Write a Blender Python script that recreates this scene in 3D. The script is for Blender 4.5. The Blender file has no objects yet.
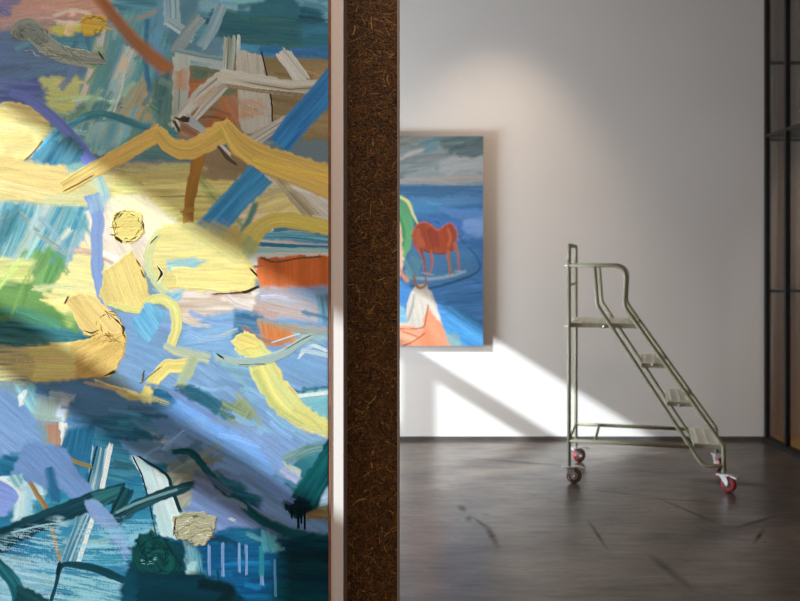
import bpy, bmesh, math, random
import numpy as np
from mathutils import Vector, Matrix
random.seed(3)
sc = bpy.context.scene
COL = sc.collection
# ---- camera ----------------------------------------------------------------------------------
F = 985.0                                   # focal length in pixels at 800 wide
cam_d = bpy.data.cameras.new('camera'); cam = bpy.data.objects.new('camera', cam_d); COL.objects.link(cam)
cam.location = (0, 0, 1.5); cam.rotation_euler = (math.pi/2, 0, 0)
cam_d.sensor_width = 36; cam_d.lens = F/800*36; cam_d.shift_y = -40.5/800
cam_d.dof.use_dof = True; cam_d.dof.focus_distance = 2.5; cam_d.dof.aperture_fstop = 6.0
cam_d.clip_start = .05
sc.camera = cam
# ---- world, sun, daylight, exposure ----------------------------------------------------------
wd = bpy.data.worlds.new('sky'); sc.world = wd; wd.use_nodes = True
bg = wd.node_tree.nodes['Background']; bg.inputs[0].default_value = (.62, .78, 1, 1); bg.inputs[1].default_value = .7
def light(name, kind, loc, energy, color, direction, **kw):
    d = bpy.data.lights.new(name, kind); o = bpy.data.objects.new(name, d); COL.objects.link(o)
    o.location = loc; d.energy = energy; d.color = color
    o.rotation_euler = Vector(direction).to_track_quat('-Z', 'Y').to_euler()
    for k, v in kw.items(): setattr(d, k, v)
    return o
SUN_DIR = (1.58, 1.0, -.985)
light('sun', 'SUN', (-6, -3, 6), 6.2, (.86, .95, 1), SUN_DIR, angle=math.radians(.6))
# daylight entering at the two high bays, then two added fills without a modelled source
light('daylight_rear_bay', 'AREA', (-3.82, -.8, 3.25), 20, (.95, .97, 1), (1, .15, -.35), shape='RECTANGLE', size=4.6, size_y=1.2)
light('daylight_front_bay', 'AREA', (-3.82, 5.7, 3.25), 26, (.86, .94, 1), (1, .1, -.3), shape='RECTANGLE', size=3.8, size_y=1.2)
light('low_left_fill', 'AREA', (-3.82, 6.8, .75), 375, (.90, .96, 1), (1, .35, -.02), shape='RECTANGLE', size=1.7, size_y=1.3)  # added fill before the solid left wall, brightens the back wall's left end
light('overhead_fill', 'AREA', (.3, .1, 4.3), 96, (1, .73, .55), (.0, .25, -1), shape='RECTANGLE', size=3, size_y=1.8)  # added warm general fill below the closed ceiling
light('wall_washer', 'SPOT', (.80, 6.95, 4.25), 112, (1, .76, .56), (0, 1.22, -2.95), spot_size=math.radians(64), spot_blend=1.0, shadow_soft_size=.06)
light('glass_room_fill', 'SPOT', (4.35, 6.3, 3.9), 62, (1, .90, .80), (-.50, 2.06, -3.1), spot_size=math.radians(54), spot_blend=1.0, shadow_soft_size=.2)  # added fill spot, unseen, to brighten the curtain
sc.view_settings.view_transform = 'Standard'; sc.view_settings.look = 'None'
sc.view_settings.exposure = 0.0; sc.view_settings.gamma = 1; sc.view_settings.use_curve_mapping = False
sc.cycles.use_denoising = True; sc.cycles.filter_width = 1.1; sc.cycles.max_bounces = 10; sc.cycles.diffuse_bounces = 6
sc.cycles.caustics_reflective = False; sc.cycles.caustics_refractive = False
# ---- brush renderer: paints stroke lists into colour + relief arrays -------------------------
import numpy as np
_rs = np.random.RandomState(7)
_T = _rs.rand(256, 256).astype(np.float32)
def vn(x, y):
    xi = np.floor(x).astype(np.int64); yi = np.floor(y).astype(np.int64)
    fx = x - xi; fy = y - yi
    fx = fx*fx*(3-2*fx); fy = fy*fy*(3-2*fy)
    a = _T[xi & 255, yi & 255]; b = _T[(xi+1) & 255, yi & 255]
    c = _T[xi & 255, (yi+1) & 255]; d = _T[(xi+1) & 255, (yi+1) & 255]
    return (a*(1-fx)+b*fx)*(1-fy)+(c*(1-fx)+d*fx)*fy
def sst(a, b, x):
    t = np.clip((x-a)/(b-a), 0, 1); return t*t*(3-2*t)
def lin(c):
    c = np.asarray(c, dtype=np.float64)/255.0
    return np.where(c <= .04045, c/12.92, ((c+.055)/1.055)**2.4)
SHADE_RATIO = np.array((.48, .405, .365))
def lit(r, g, b):                      # paint seen in the sun
    return np.minimum(lin((r, g, b))*np.array((.95, .95, .86)), .9)
def shd(r, g, b):                      # paint seen out of the sun: recover the paint's own colour
    return np.minimum(lin((r, g, b))/SHADE_RATIO, .9)
def catmull(p, n=6):
    p = np.array(p, float)
    if len(p) < 3: return p
    q = np.vstack([2*p[0]-p[1], p, 2*p[-1]-p[-2]]); out = []
    for i in range(1, len(q)-2):
        for k in range(n):
            t = k/n
            out.append(.5*((2*q[i])+(-q[i-1]+q[i+1])*t+(2*q[i-1]-5*q[i]+4*q[i+1]-q[i+2])*t*t+(-q[i-1]+3*q[i]-3*q[i+1]+q[i+2])*t**3))
    out.append(q[-2]); return np.array(out)
class Painter:
    def __init__(s, X, Y):
        s.X = X.ravel().astype(np.float32); s.Y = Y.ravel().astype(np.float32)
        s.C = np.tile(lin((120, 150, 165)).astype(np.float32), (s.X.size, 1))
        s.H = np.zeros(s.X.size, np.float32); s.k = 0
        s.weave = (.5+.10*np.sin(s.X*2.9)+.10*np.sin(s.Y*2.9)+.75*(vn(s.X*.8, s.Y*.8)-.5)).astype(np.float32)
    def _put(s, ix, a, c1, c2, mix, h, hp, lum):
        mix = mix[:, None]; col = (c1*(1-mix)+c2*mix)*lum[:, None]
        a = np.clip(a, 0, 1)
        s.C[ix] = s.C[ix]*(1-a[:, None])+col*a[:, None]
        s.H[ix] = s.H[ix]*(1-.6*a)+h*a*hp
    def S(s, pts, w, c1, c2=None, a=1., dry=0., h=.5, soft=.12, nb=9, rag=.12, cap=3., line=0., smooth=True, mixk=1.):
        s.k += 1; k = s.k
        c1 = np.asarray(c1); c2 = c1*.8 if c2 is None else np.asarray(c2)
        P = catmull(pts) if smooth else np.array(pts, float)
        if np.isscalar(w): W = np.full(len(P), float(w))
        else: W = np.interp(np.linspace(0, 1, len(P)), np.linspace(0, 1, len(w)), w)
        m = W.max()*.75+cap+2
        ix = np.flatnonzero((s.X > P[:, 0].min()-m) & (s.X < P[:, 0].max()+m) & (s.Y > P[:, 1].min()-m) & (s.Y < P[:, 1].max()+m))
        if ix.size == 0: return
        x = s.X[ix]; y = s.Y[ix]
        best = np.full(x.shape, 1e9, np.float32); T = np.zeros_like(best); U = np.full_like(best, 9.); WW = np.ones_like(best); tot = 0.
        n = len(P)-1
        for i in range(n):
            dx, dy = P[i+1]-P[i]; L = max((dx*dx+dy*dy)**.5, 1e-4)
            tx = ((x-P[i, 0])*dx+(y-P[i, 1])*dy)/L
            tc = np.clip(tx, 0, L)
            qx = x-(P[i, 0]+tc*dx/L); qy = y-(P[i, 1]+tc*dy/L)
            dd = np.hypot(qx, qy)
            sg = np.sign(-(x-P[i, 0])*dy+(y-P[i, 1])*dx)
            over = np.where((i == 0) & (tx < 0), tx, 0)+np.where((i == n-1) & (tx > L), tx-L, 0)
            perp = np.abs(-(x-P[i, 0])*dy+(y-P[i, 1])*dx)/L
            dist = np.where(over != 0, perp, dd)
            b = dd < best
            wl = W[i]+(W[i+1]-W[i])*tc/L
            best = np.where(b, dd, best); U = np.where(b, sg*dist/(wl/2), U); T = np.where(b, tot+tc+over, T); WW = np.where(b, wl, WW)
            tot += L
        br = vn(U*nb*.5+k*7.3, T/26.+k*3.1); br2 = vn(U*nb*1.3+k*1.7, T/38.+k); br3 = vn(U*nb*.22+k*2.7, T/60.+9)
        e = 1+rag*(vn(T/5.+k, np.sign(U)*3+k*.5)-.5)*2
        al = 1-sst(e-soft*1.5, e+soft*.5, np.abs(U))
        lo = -cap*(.3+br*1.4)+cap*.5; hi = tot+cap*(.3+br2*1.4)-cap*.5
        al = al*sst(lo-1.2, lo+.3, T)*(1-sst(hi-.3, hi+1.2, T))
        if dry > 0:
            thr = dry*(.62+.5*sst(.35, 1., T/max(tot, 1)))
            tex = br*.45+br2*.4+s.weave[ix]*.3
            al = al*sst(thr-.12, thr+.1, tex)
        mix = np.clip((br*.5+br3*.8+br2*.3-.45)*1.3*mixk, 0, 1)
        if line:      # dark scored lines along the stroke
            for u0 in (-.5, .12):
                g = np.exp(-((U-u0-.12*(br3-.5))*WW/2/.55)**2)*line*sst(.3, .6, br3)
                mix = mix; s_c = g*al
                s.C[ix] = s.C[ix]
                c1l = g[:, None]; 
                if u0 == -.5: G = g
                else: G = np.maximum(G, g)
        hp = .35+.65*br2+.5*np.exp(-((np.abs(U)-.88)/.1)**2)
        s._put(ix, al*a, c1, c2, mix, h, hp, 1+.26*(br2-.5)+.24*(br-.5))
        if line:
            g = (G*al)[:, None]*.6
            s.C[ix] = s.C[ix]*(1-g)+lin((45, 40, 35))*g
    def P_(s, pts, c1, c2=None, ang=0., a=1., dry=0., h=.3, soft=1.5, ns=.16, ln=.018, rag=1.5, mixk=1.):
        s.k += 1; k = s.k
        c1 = np.asarray(c1); c2 = c1*.8 if c2 is None else np.asarray(c2)
        P = np.array(pts, float); m = soft*2+rag*2+2
        ix = np.flatnonzero((s.X > P[:, 0].min()-m) & (s.X < P[:, 0].max()+m) & (s.Y > P[:, 1].min()-m) & (s.Y < P[:, 1].max()+m))
        if ix.size == 0: return
        x = s.X[ix]; y = s.Y[ix]
        d = np.full(x.shape, 1e9, np.float32); ins = np.zeros(x.shape, bool); n = len(P)
        for i in range(n):
            ax, ay = P[i]; bx, by = P[(i+1) % n]; dx, dy = bx-ax, by-ay; L2 = max(dx*dx+dy*dy, 1e-6)
            t = np.clip(((x-ax)*dx+(y-ay)*dy)/L2, 0, 1)
            d = np.minimum(d, np.hypot(x-ax-t*dx, y-ay-t*dy))
            if dy != 0:
                c = ((ay > y) != (by > y)) & (x < (bx-ax)*(y-ay)/(by-ay)+ax)
                ins ^= c
        sd = np.where(ins, d, -d)
        ca, sa = np.cos(np.radians(ang)), np.sin(np.radians(ang))
        u = -x*sa+y*ca; t = x*ca+y*sa
        br = vn(u*ns*2+k*5.1, t*ln*2+k); br2 = vn(u*ns*5+k*2.1, t*ln*3+k*3); br3 = vn(u*ns*.5+k, t*ln+k*.3)
        sd = sd+rag*(vn(x/4.+k, y/4.)-.5)*2+soft*.8*(br-.5)
        al = sst(-soft, soft*.6, sd)
        if dry > 0:
            tex = br*.4+br2*.4+s.weave[ix]*.35
            al = al*sst(dry-.12, dry+.1, tex)
        mix = np.clip((br*.5+br3*.8+br2*.3-.45)*1.3*mixk, 0, 1)
        hp = .4+.6*br2+.4*np.exp(-((sd-1.5)/1.2)**2)
        s._put(ix, al*a, c1, c2, mix, h, hp, 1+.26*(br2-.5)+.24*(br-.5))

def scumble(p, x0, x1, y0, y1, ang, n, seed, jit=.22, ln=(14, 44), w=(3, 10), dry=.33):
    r = np.random.RandomState(seed)
    for k in range(n):
        x = x0+(x1-x0)*r.rand(); y = y0+(y1-y0)*r.rand(); a = np.radians(ang+r.randn()*9); l = (ln[0]+(ln[1]-ln[0])*r.rand())/2
        i = np.argmin((p.X[::7]-x)**2+(p.Y[::7]-y)**2)*7
        c = p.C[i].astype(float)*(1+jit*.8*r.randn())*(1+.05*r.randn(3)); c = np.clip(c, .004, .9)
        dx, dy = np.cos(a)*l, np.sin(a)*l; b = r.randn()*l*.12
        p.S([(x-dx, y-dy), (x-np.sin(a)*b, y+np.cos(a)*b), (x+dx, y+dy)], w[0]+(w[1]-w[0])*r.rand(), c, c*(1+.25*r.randn()), dry=dry+.12*r.rand(), soft=.5, h=.2, nb=12, rag=.25, a=.8)

def cracks(p, cx, cy, rx, ry, n, seed, c, w=(.9, 1.8), ln=(2, 8), ang=0, rim=.75):
    r = np.random.RandomState(seed)
    for k in range(n):
        t = r.rand()*6.283; q = 1-(1-rim)*r.rand() if rim > 0 else r.rand()**.5
        x, y = cx+rx*q*np.cos(t), cy+ry*q*np.sin(t); a = t+1.57 if rim > 0 and r.rand() < .6 else np.radians(ang)+r.randn()*.35
        l = (ln[0]+(ln[1]-ln[0])*r.rand())/2; j = r.randn()*l*.25
        p.S([(x-np.cos(a)*l, y-np.sin(a)*l), (x-np.sin(a)*j, y+np.cos(a)*j), (x+np.cos(a)*l, y+np.sin(a)*l)], [.6, w[0]+(w[1]-w[0])*r.rand(), .6], c, c*1.5, h=.2, rag=.6, dry=.15, cap=1., a=.9)
def tooth(p):     # the weave of the cloth and the bristle marks that run through every colour
    f = .5*vn(p.X*1.9, p.Y*1.9)+.3*vn(p.X*.35+9, p.Y*2.2)+.2*vn(p.X*2.2, p.Y*.35+4)
    p.C *= (1+.22*(f-.5))[:, None]
    p.H += (.16*(vn(p.X*1.6+3, p.Y*1.6)-.5)).astype(np.float32)
# ---- the large abstract painting -------------------------------------------------------------
def paint_abstract(p):
    S, P, L, D = p.S, p.P_, lit, shd
    # ground: teal and slate scumbles
    P([(-20,-20),(340,-20),(340,70),(-20,70)], D(58,102,118), D(78,122,135), 3, h=.1)
    P([(-20,60),(120,60),(180,150),(-20,160)], D(86,125,125), D(110,140,135), -70, h=.1)
    P([(120,40),(260,40),(260,160),(130,160)], D(72,104,104), D(95,112,98), 5, h=.1)
    P([(0,6),(28,-10),(110,-10),(112,18),(60,34),(40,30),(0,40)], D(166,126,110), D(140,118,115), -8, soft=6)
    P([(-20,-20),(28,-20),(18,4),(-20,16)], D(92,92,125), D(140,118,125), 0, dry=.35, soft=4)
    P([(-20,34),(14,30),(30,45),(62,60),(98,62),(92,74),(58,82),(60,104),(-20,106)], D(84,104,128), D(70,84,128), 2, soft=5)
    P([(-20,78),(45,76),(40,96),(-20,104)], D(76,84,132), D(96,110,150), 2, soft=5, a=.8)
    P([(50,27),(84,24),(84,33),(70,36),(52,34)], D(166,160,84), D(120,140,80), 3, soft=3, dry=.2)
    P([(42,80),(78,78),(80,98),(70,118),(48,106)], D(166,165,100), D(110,130,100), 8, dry=.33, soft=4)
    P([(98,20),(158,10),(170,60),(172,100),(150,130),(96,125),(80,110),(92,60)], D(70,118,138), D(86,130,128), -68, soft=6)
    P([(100,40),(135,36),(110,110),(84,110)], D(86,124,116), D(66,112,128), -70, soft=6, a=.8)
    S([(103,28),(92,70),(76,122)], 12, D(82,122,100), D(130,145,110), dry=.3, soft=.4)
    S([(104,24),(99,50)], 10, D(165,180,172), dry=.4, soft=.4)
    S([(92,68),(84,92),(79,104)], 6, D(178,184,168), dry=.4)
    S([(132,50),(120,78),(106,112)], 20, D(160,172,160), D(120,148,150), dry=.47, soft=.5, nb=14)
    S([(126,58),(118,80)], 12, D(178,182,140), dry=.5, soft=.5, nb=12)
    P([(144,74),(150,84),(154,122),(138,124),(126,118),(110,112)], D(146,132,100), D(110,128,118), -60, dry=.3, soft=4)
    S([(148,20),(146,60),(150,90)], 7, D(52,98,124), dry=.25, soft=.5)
    S([(158,10),(156,50),(168,100)], 14, D(84,124,148), dry=.3, soft=.5)
    S([(152,105),(168,118),(176,134)], 20, D(62,96,86), D(80,108,84), soft=.6, a=.8)
    P([(92,122),(134,124),(128,138),(104,150),(86,142)], D(140,160,150), D(70,118,130), -70, dry=.35, soft=3)
    S([(100,26),(120,24),(150,14),(165,4)], [3,5,6,4], D(128,122,118), D(100,110,115), soft=.5, dry=.2)
    scumble(p, 0, 110, 30, 165, -6, 26, 1); scumble(p, 70, 175, 20, 150, -66, 34, 2); scumble(p, 0, 100, 0, 30, -8, 8, 3)
    S([(74,124),(88,116),(104,114),(122,119),(146,128),(178,134)], [5,9,8,9,10,8], D(48,94,106), D(62,108,112), soft=.3, dry=.15)
    S([(84,118),(66,128),(50,142),(36,156)], [5,9,14,18], D(58,112,140), D(80,140,160), soft=.4, dry=.15)
    # brown-orange arc
    S([(96,-8),(112,14),(138,44),(164,66),(196,88),(222,108)], [16,15,17,20,21,16], D(138,84,48), D(108,76,56), soft=.45, h=.2)
    # top right teal field
    P([(196,-20),(340,-20),(340,62),(270,54),(240,48),(220,38)], D(44,94,114), D(36,78,92), 4, soft=5, ns=.3)
    P([(216,20),(300,14),(300,48),(240,50),(222,40)], D(34,76,86), D(48,84,80), 4, soft=8, a=.8, ns=.3)
    P([(180,-10),(262,-10),(250,8),(196,12)], D(120,152,168), D(84,124,142), 3, dry=.3, soft=5)
    S([(300,-6),(326,2),(330,20)], 18, D(96,138,158), dry=.45, soft=.6)
    P([(232,44),(340,52),(340,66),(300,62),(250,56)], D(42,94,134), D(60,104,130), 3, dry=.15, soft=3)
    P([(158,-5),(190,-5),(182,24),(160,32)], D(92,130,152), D(76,112,130), -5, soft=4)
    P([(176,40),(228,40),(230,60),(200,78),(178,64)], D(90,118,134), D(66,98,112), -8, soft=5, dry=.1)
    scumble(p, 190, 330, -5, 62, 4, 26, 4, jit=.3)
    # olive-brown ground behind lattice
    P([(230,56),(340,60),(340,140),(236,134)], D(122,104,74), D(98,86,62), 3, soft=4)
    P([(190,68),(240,66),(236,128),(178,136),(186,110)], D(120,100,78), D(96,80,62), 12, soft=4)
    P([(185,66),(225,70),(232,98),(200,92)], D(70,96,82), D(84,92,70), 12, soft=5)
    P([(164,74),(188,70),(196,90),(176,104)], D(158,92,52), D(110,70,48), 40, soft=5)
    P([(170,70),(176,88),(172,118),(160,116),(152,84)], D(62,92,92), D(84,104,96), -80, soft=4)
    P([(166,-4),(200,-4),(196,40),(172,44)], D(80,112,126), D(60,94,110), -30, soft=5)
    S([(214,82),(192,100),(180,118)], 20, D(146,88,52), D(124,80,56), soft=.35)
    S([(232,108),(222,118),(210,128)], 18, D(138,82,48), D(118,76,50), soft=.4)
    P([(222,96),(258,100),(262,124),(236,126),(222,112)], D(150,90,54), D(128,98,76), 60, soft=4, dry=.15)
    scumble(p, 165, 330, 62, 140, 8, 30, 5)
    # pale lattice bars
    bc, bd = D(166,166,160), D(124,134,134)
    S([(171,-6),(172,10),(172,24)], 17, D(140,158,168), D(96,124,142), line=.8, smooth=False, dry=.12)
    S([(170,22),(182,30),(192,38)], 11, D(148,160,166), D(100,126,142), line=.6, smooth=False, dry=.15)
    S([(200,18),(186,36),(176,52)], 14, D(120,132,134), D(84,100,104), line=1., smooth=False, dry=.1)
    S([(222,6),(212,30),(202,46)], 12, D(136,152,160), D(86,116,130), dry=.25)
    S([(178,55),(200,60),(228,64)], 14, D(140,152,152), D(96,118,122), line=.9, smooth=False, dry=.12)
    S([(230,38),(229,56),(228,72)], 13, D(112,116,98), D(140,148,144), line=.8, smooth=False)
    S([(239,38),(238,74)], 4, D(158,170,172), smooth=False)
    S([(182,58),(181,90),(180,118)], 18, D(150,156,150), D(116,120,110), line=1., smooth=False, dry=.08)
    S([(181,72),(181,88)], 16, D(150,118,96), dry=.4, soft=.5)
    P([(238,50),(262,56),(266,80),(272,104),(273,126),(244,134),(240,120),(238,90)], D(150,146,136), D(126,120,108), 85, dry=.1)
    P([(240,100),(262,100),(264,114),(242,118)], D(146,112,88), D(150,128,108), 20, dry=.4, soft=4)
    S([(262,53),(268,78),(272,102),(273,126)], 1.6, D(34,30,28), smooth=False, h=.1)
    S([(220,78),(200,94),(190,106),(174,126)], [13,13,13,12], D(164,160,150), D(130,128,120), line=1., smooth=False)
    S([(216,90),(198,106)], 12, D(156,136,118), dry=.45, soft=.4)
    S([(228,84),(206,106),(192,122)], [7,9,6], D(166,162,152), D(132,128,120), line=.6, smooth=False)
    S([(184,118),(196,128),(208,138)], 14, D(160,160,158), D(120,128,128), dry=.2, smooth=False)
    S([(281,53),(296,74),(310,98)], [12,12,8], D(166,164,156), D(136,134,126), line=1., smooth=False)
    S([(288,54),(306,78)], [10,8], D(162,160,154), smooth=False, line=.5)
    S([(220,76),(250,82),(290,88),(326,86)], [15,17,17,14], D(164,160,150), D(124,116,100), line=1., smooth=False, h=.6)
    S([(228,86),(262,91),(312,96)], 4, D(96,84,62), D(130,116,96), dry=.2, smooth=False)
    S([(312,108),(280,124),(252,142)], [6,12,14], D(166,162,152), D(132,128,118), line=.9, smooth=False)
    P([(175,118),(190,117),(188,121),(180,122)], D(52,44,28), None, 0, h=.9, soft=.8); S([(175,122),(179,130)], 3, D(60,54,40), h=.6)
    P([(182,122),(200,132),(206,140),(182,138)], D(96,62,44), D(130,100,80), 30, soft=2)
    # olive-yellow centre field (shade and sun)
    P([(105,172),(165,166),(196,168),(240,186),(240,300),(160,240),(104,200)], L(226,214,136), L(214,200,140), 0, soft=6)
    P([(126,164),(192,164),(192,180),(128,182)], D(148,140,112), D(150,138,84), 0, soft=4)
    P([(110,180),(240,180),(236,224),(150,226)], D(160,146,84), D(174,162,104), 0, soft=6)
    P([(200,150),(236,150),(252,166),(240,180),(200,178),(196,166)], D(122,104,78), D(104,88,66), 10, soft=3)
    P([(240,176),(340,176),(340,232),(300,220),(258,218),(240,228),(236,206)], D(170,158,120), D(186,180,156), -10, soft=4, dry=.05)
    P([(262,190),(300,192),(312,222),(250,232),(244,220)], D(172,156,96), D(186,172,118), -20, soft=4)
    S([(138,197),(200,196)], 1.5, D(110,104,96), a=.7)
    S([(200,178),(214,196),(226,206),(246,230)], [8,16,14,8], D(92,112,66), D(120,130,80), soft=.7, a=.8)
    P([(280,170),(336,186),(336,224),(318,220),(296,196)], D(160,158,146), D(184,178,158), 40, soft=2)
    S([(278,178),(298,200),(318,220),(332,224)], [8,13,14,8], D(152,142,118), D(128,116,92), line=.9)
    scumble(p, 105, 330, 164, 230, 0, 20, 6, jit=.12)
    # brown vertical bar
    S([(200,150),(194,180),(190,200),(188,224)], [14,12,11,12], D(132,92,38), D(112,80,40), h=.5, smooth=False)
    S([(184,212),(192,210)], 5, D(140,102,48), h=1.2)
    # white / pink light zone middle left
    P([(96,200),(140,196),(176,222),(170,240),(150,250),(120,300),(60,300),(70,250)], L(240,228,222), L(236,220,200), 60, soft=5)
    P([(66,240),(92,246),(92,300),(40,300)], L(244,240,196), L(236,226,150), 10, soft=3)
    P([(106,200),(138,196),(178,224),(172,234),(140,240),(112,226)], L(250,246,222), L(240,236,196), 30, soft=4)
    P([(-20,176),(70,196),(96,206),(76,252),(46,300),(-20,300)], L(96,166,190), L(168,200,206), -68, soft=3, ns=.22)
    S([(62,204),(40,246),(28,262)], 8, L(60,134,170), L(100,170,195), dry=.3, soft=.5)
    S([(84,206),(66,250)], 12, L(64,146,186), L(120,180,200), dry=.2, soft=.5)
    S([(48,206),(12,264)], 10, L(200,220,226), dry=.42, soft=.5)
    S([(70,230),(40,270)], 9, L(220,228,220), dry=.5, soft=.5)
    S([(20,208),(0,240)], 14, L(76,140,170), L(110,170,190), dry=.3, soft=.5)
    P([(22,252),(66,250),(62,276),(42,306),(10,306),(26,270)], L(96,156,96), L(140,180,120), -65, soft=6, dry=.12)
    P([(-20,258),(34,262),(28,284),(-20,288)], L(206,216,130), L(220,222,160), 0, soft=5)
    P([(-20,282),(46,284),(80,302),(76,342),(-20,330)], L(120,166,96), L(86,140,90), 12, soft=5)
    P([(50,296),(92,292),(88,314),(70,326)], L(160,196,120), L(190,206,130), 20, soft=5, a=.8)
    S([(-10,312),(20,314),(50,328),(76,340)], [10,16,16,12], D(56,90,66), D(50,100,80), soft=.6)
    P([(-20,326),(10,320),(60,330),(92,336),(92,350),(-20,352)], L(40,104,120), L(84,150,160), 4, soft=4, ns=.3)
    P([(46,300),(74,256),(104,262),(110,300),(96,312),(66,312)], L(242,236,186), L(236,226,150), 10, soft=3)
    S([(70,250),(88,252),(112,262)], [8,8,5], L(200,168,160), L(220,190,184), soft=.5)
    S([(-10,222),(8,218),(20,213),(32,226),(52,242),(70,252)], [7,6,6,5,5,4], L(126,132,140), L(150,180,180), soft=.5, a=.8)
    S([(138,236),(160,256),(176,266)], 14, L(226,208,204), L(236,226,220), dry=.2, soft=.5)
    scumble(p, 0, 80, 205, 300, -66, 20, 7, jit=.12); scumble(p, 0, 80, 285, 350, 10, 14, 17, jit=.12); scumble(p, 50, 180, 200, 300, 40, 14, 8, jit=.06)
    # yellow band across the left
    P([(-20,166),(10,160),(60,166),(100,172),(116,180),(100,206),(56,204),(-20,200)], L(232,216,150), L(196,206,170), 2, soft=4, ns=.22)
    S([(50,166),(90,170),(108,196)], 12, L(150,196,200), dry=.4, soft=.6)
    S([(96,172),(104,196),(92,206)], 14, L(160,206,220), L(200,216,200), dry=.35, soft=.6)
    P([(-20,170),(16,166),(60,178),(78,190),(30,200),(-20,186)], L(238,214,150), L(244,226,170), 12, soft=3, ns=.2)
    # big yellow lobe top left
    P([(-20,104),(14,102),(34,106),(46,112),(50,122),(48,134),(40,146),(30,158),(12,166),(-20,170)], L(250,240,180), L(240,222,150), 5, h=.7, soft=1)
    P([(4,108),(36,106),(48,114),(48,134),(38,140),(20,124)], D(188,154,98), D(196,166,108), 5, soft=4, h=.5)
    P([(8,134),(30,132),(36,148),(20,162),(2,160)], L(246,232,164), L(236,218,150), -10, soft=4, h=.4, a=.7)
    S([(26,160),(36,150),(42,142)], 2, L(110,70,60), h=.5, a=.8)
    # periwinkle arc
    S([(12,94),(30,100),(46,112),(64,128),(78,144),(92,164)], [8,10,12,12,13,14], D(98,106,166), D(84,94,150), soft=.15)
    P([(34,158),(52,142),(72,136),(84,150),(78,162),(56,166)], L(48,118,158), L(90,150,180), -60, soft=3)
    # long yellow-tan zigzag
    yt, yt2 = D(186,146,80), D(170,134,76)
    P([(-20,150),(20,160),(40,166),(66,166),(72,190),(40,186),(-20,176)], L(240,216,150), L(232,206,140), 8, h=.4, soft=3)
    S([(64,188),(90,172),(120,156),(150,138),(160,130)], [14,16,17,18,16], L(226,196,124), D(186,148,84), h=.7, smooth=False, soft=.08, mixk=1.5)
    S([(104,164),(130,150),(152,138),(161,134)], [14,16,17,16], yt, yt2, h=.6, smooth=False, soft=.1)
    S([(158,132),(172,146),(188,150),(204,144),(222,132),(230,124)], [14,19,21,22,24,14], D(184,146,78), D(162,132,70), h=.6, soft=.12)
    S([(226,126),(240,144),(262,158),(290,168),(336,184)], [14,24,28,30,34], D(184,146,78), D(160,134,76), h=.6, soft=.12, nb=12)
    S([(222,130),(234,140)], 14, D(160,144,66), soft=.5)
    S([(262,168),(290,176),(330,192)], 10, D(172,144,62), D(122,124,74), soft=.5, dry=.2)
    S([(66,190),(78,184),(92,176)], 1.6, L(120,96,60), h=.8)
    S([(220,148),(228,158),(236,164)], [3,4,3], D(70,56,48), h=.8, dry=.2)
    S([(222,146),(230,154)], 3, D(196,196,200), h=.5)
    # steel blue bars
    S([(338,78),(318,100),(296,124),(280,144)], [30,27,26,24], D(40,90,136), D(46,102,146), smooth=False, soft=.1, h=.2, rag=.05)
    S([(262,174),(240,196),(222,216),(208,232)], [30,28,28,30], D(48,108,148), D(64,120,152), smooth=False, soft=.1, h=.2, rag=.05)
    S([(256,204),(250,218),(244,232)], 8, D(60,98,100), D(76,110,104), soft=.5, dry=.1)
    P([(276,146),(340,160),(340,166),(300,156)], D(52,96,140), None, 10, a=.0)
    S([(226,126),(240,144),(262,158),(290,168),(336,186)], [10,20,26,28,32], D(184,146,78), D(162,134,72), h=.6, soft=.12, nb=12)
    S([(256,160),(280,168),(330,178)], 12, D(196,150,70), D(180,142,72), dry=.2, soft=.4)
    # right: white, teal streaks, orange block
    P([(244,262),(256,240),(272,228),(340,228),(340,262),(258,272)], D(176,178,178), D(150,160,166), 4, soft=3)
    S([(262,236),(290,236),(336,240)], [8,12,14], D(56,112,138), D(100,146,160), soft=.35, dry=.1)
    S([(258,244),(290,246),(336,248)], 5, D(40,98,128), dry=.15, soft=.3)
    S([(276,230),(300,229),(336,236)], 4, D(60,110,130), dry=.1)
    S([(240,252),(262,250),(330,250)], 5, D(130,160,180), dry=.35)
    S([(246,246),(256,232),(270,222),(290,220),(336,230)], [22,20,17,17,16], D(184,158,76), D(156,140,84), soft=.15, h=.5)
    S([(218,276),(238,258),(252,240)], [28,30,20], D(160,148,82), D(120,132,96), soft=.4)
    S([(222,236),(214,250),(222,262)], 10, D(110,132,110), dry=.2, soft=.6)
    P([(258,258),(300,256),(340,257),(340,290),(262,290),(256,276)], D(168,86,44), D(142,70,34), 88, h=.5, soft=1.5, ns=.35)
    S([(248,267),(262,266)], 3, D(140,76,46), h=.5)
    S([(262,258),(276,262),(300,258),(320,257)], 2, D(90,66,42), h=.5, dry=.15)
    P([(254,288),(340,288),(340,326),(290,322),(250,318)], L(186,176,186), L(168,178,200), 14, soft=4)
    P([(290,290),(340,288),(340,312)], D(108,126,148), D(92,112,140), 14, soft=5)
    P([(318,296),(340,290),(340,350),(322,340)], L(100,150,190), L(140,180,206), 80, soft=4)
    P([(252,300),(300,306),(300,324),(252,318)], L(206,150,116), L(196,180,180), 12, soft=5, a=.6)
    P([(170,288),(240,286),(258,292),(250,312),(200,306),(172,300)], L(220,206,200), L(236,230,226), 2, soft=3)
    S([(176,304),(210,296),(250,292)], 7, L(196,164,152), L(226,210,204), soft=.6)
    # blue body
    P([(122,316),(180,310),(240,318),(340,324),(340,480),(280,470),(200,420),(150,400),(118,370)], L(132,168,216), L(116,158,206), 22, soft=5, ns=.12)
    P([(172,302),(206,294),(248,308),(230,322),(190,324)], L(210,190,176), L(226,216,214), 0, soft=4)
    P([(208,316),(248,310),(256,326),(250,346),(206,356),(176,350),(186,330)], L(124,166,214), L(132,174,220), -5, soft=4)
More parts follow.
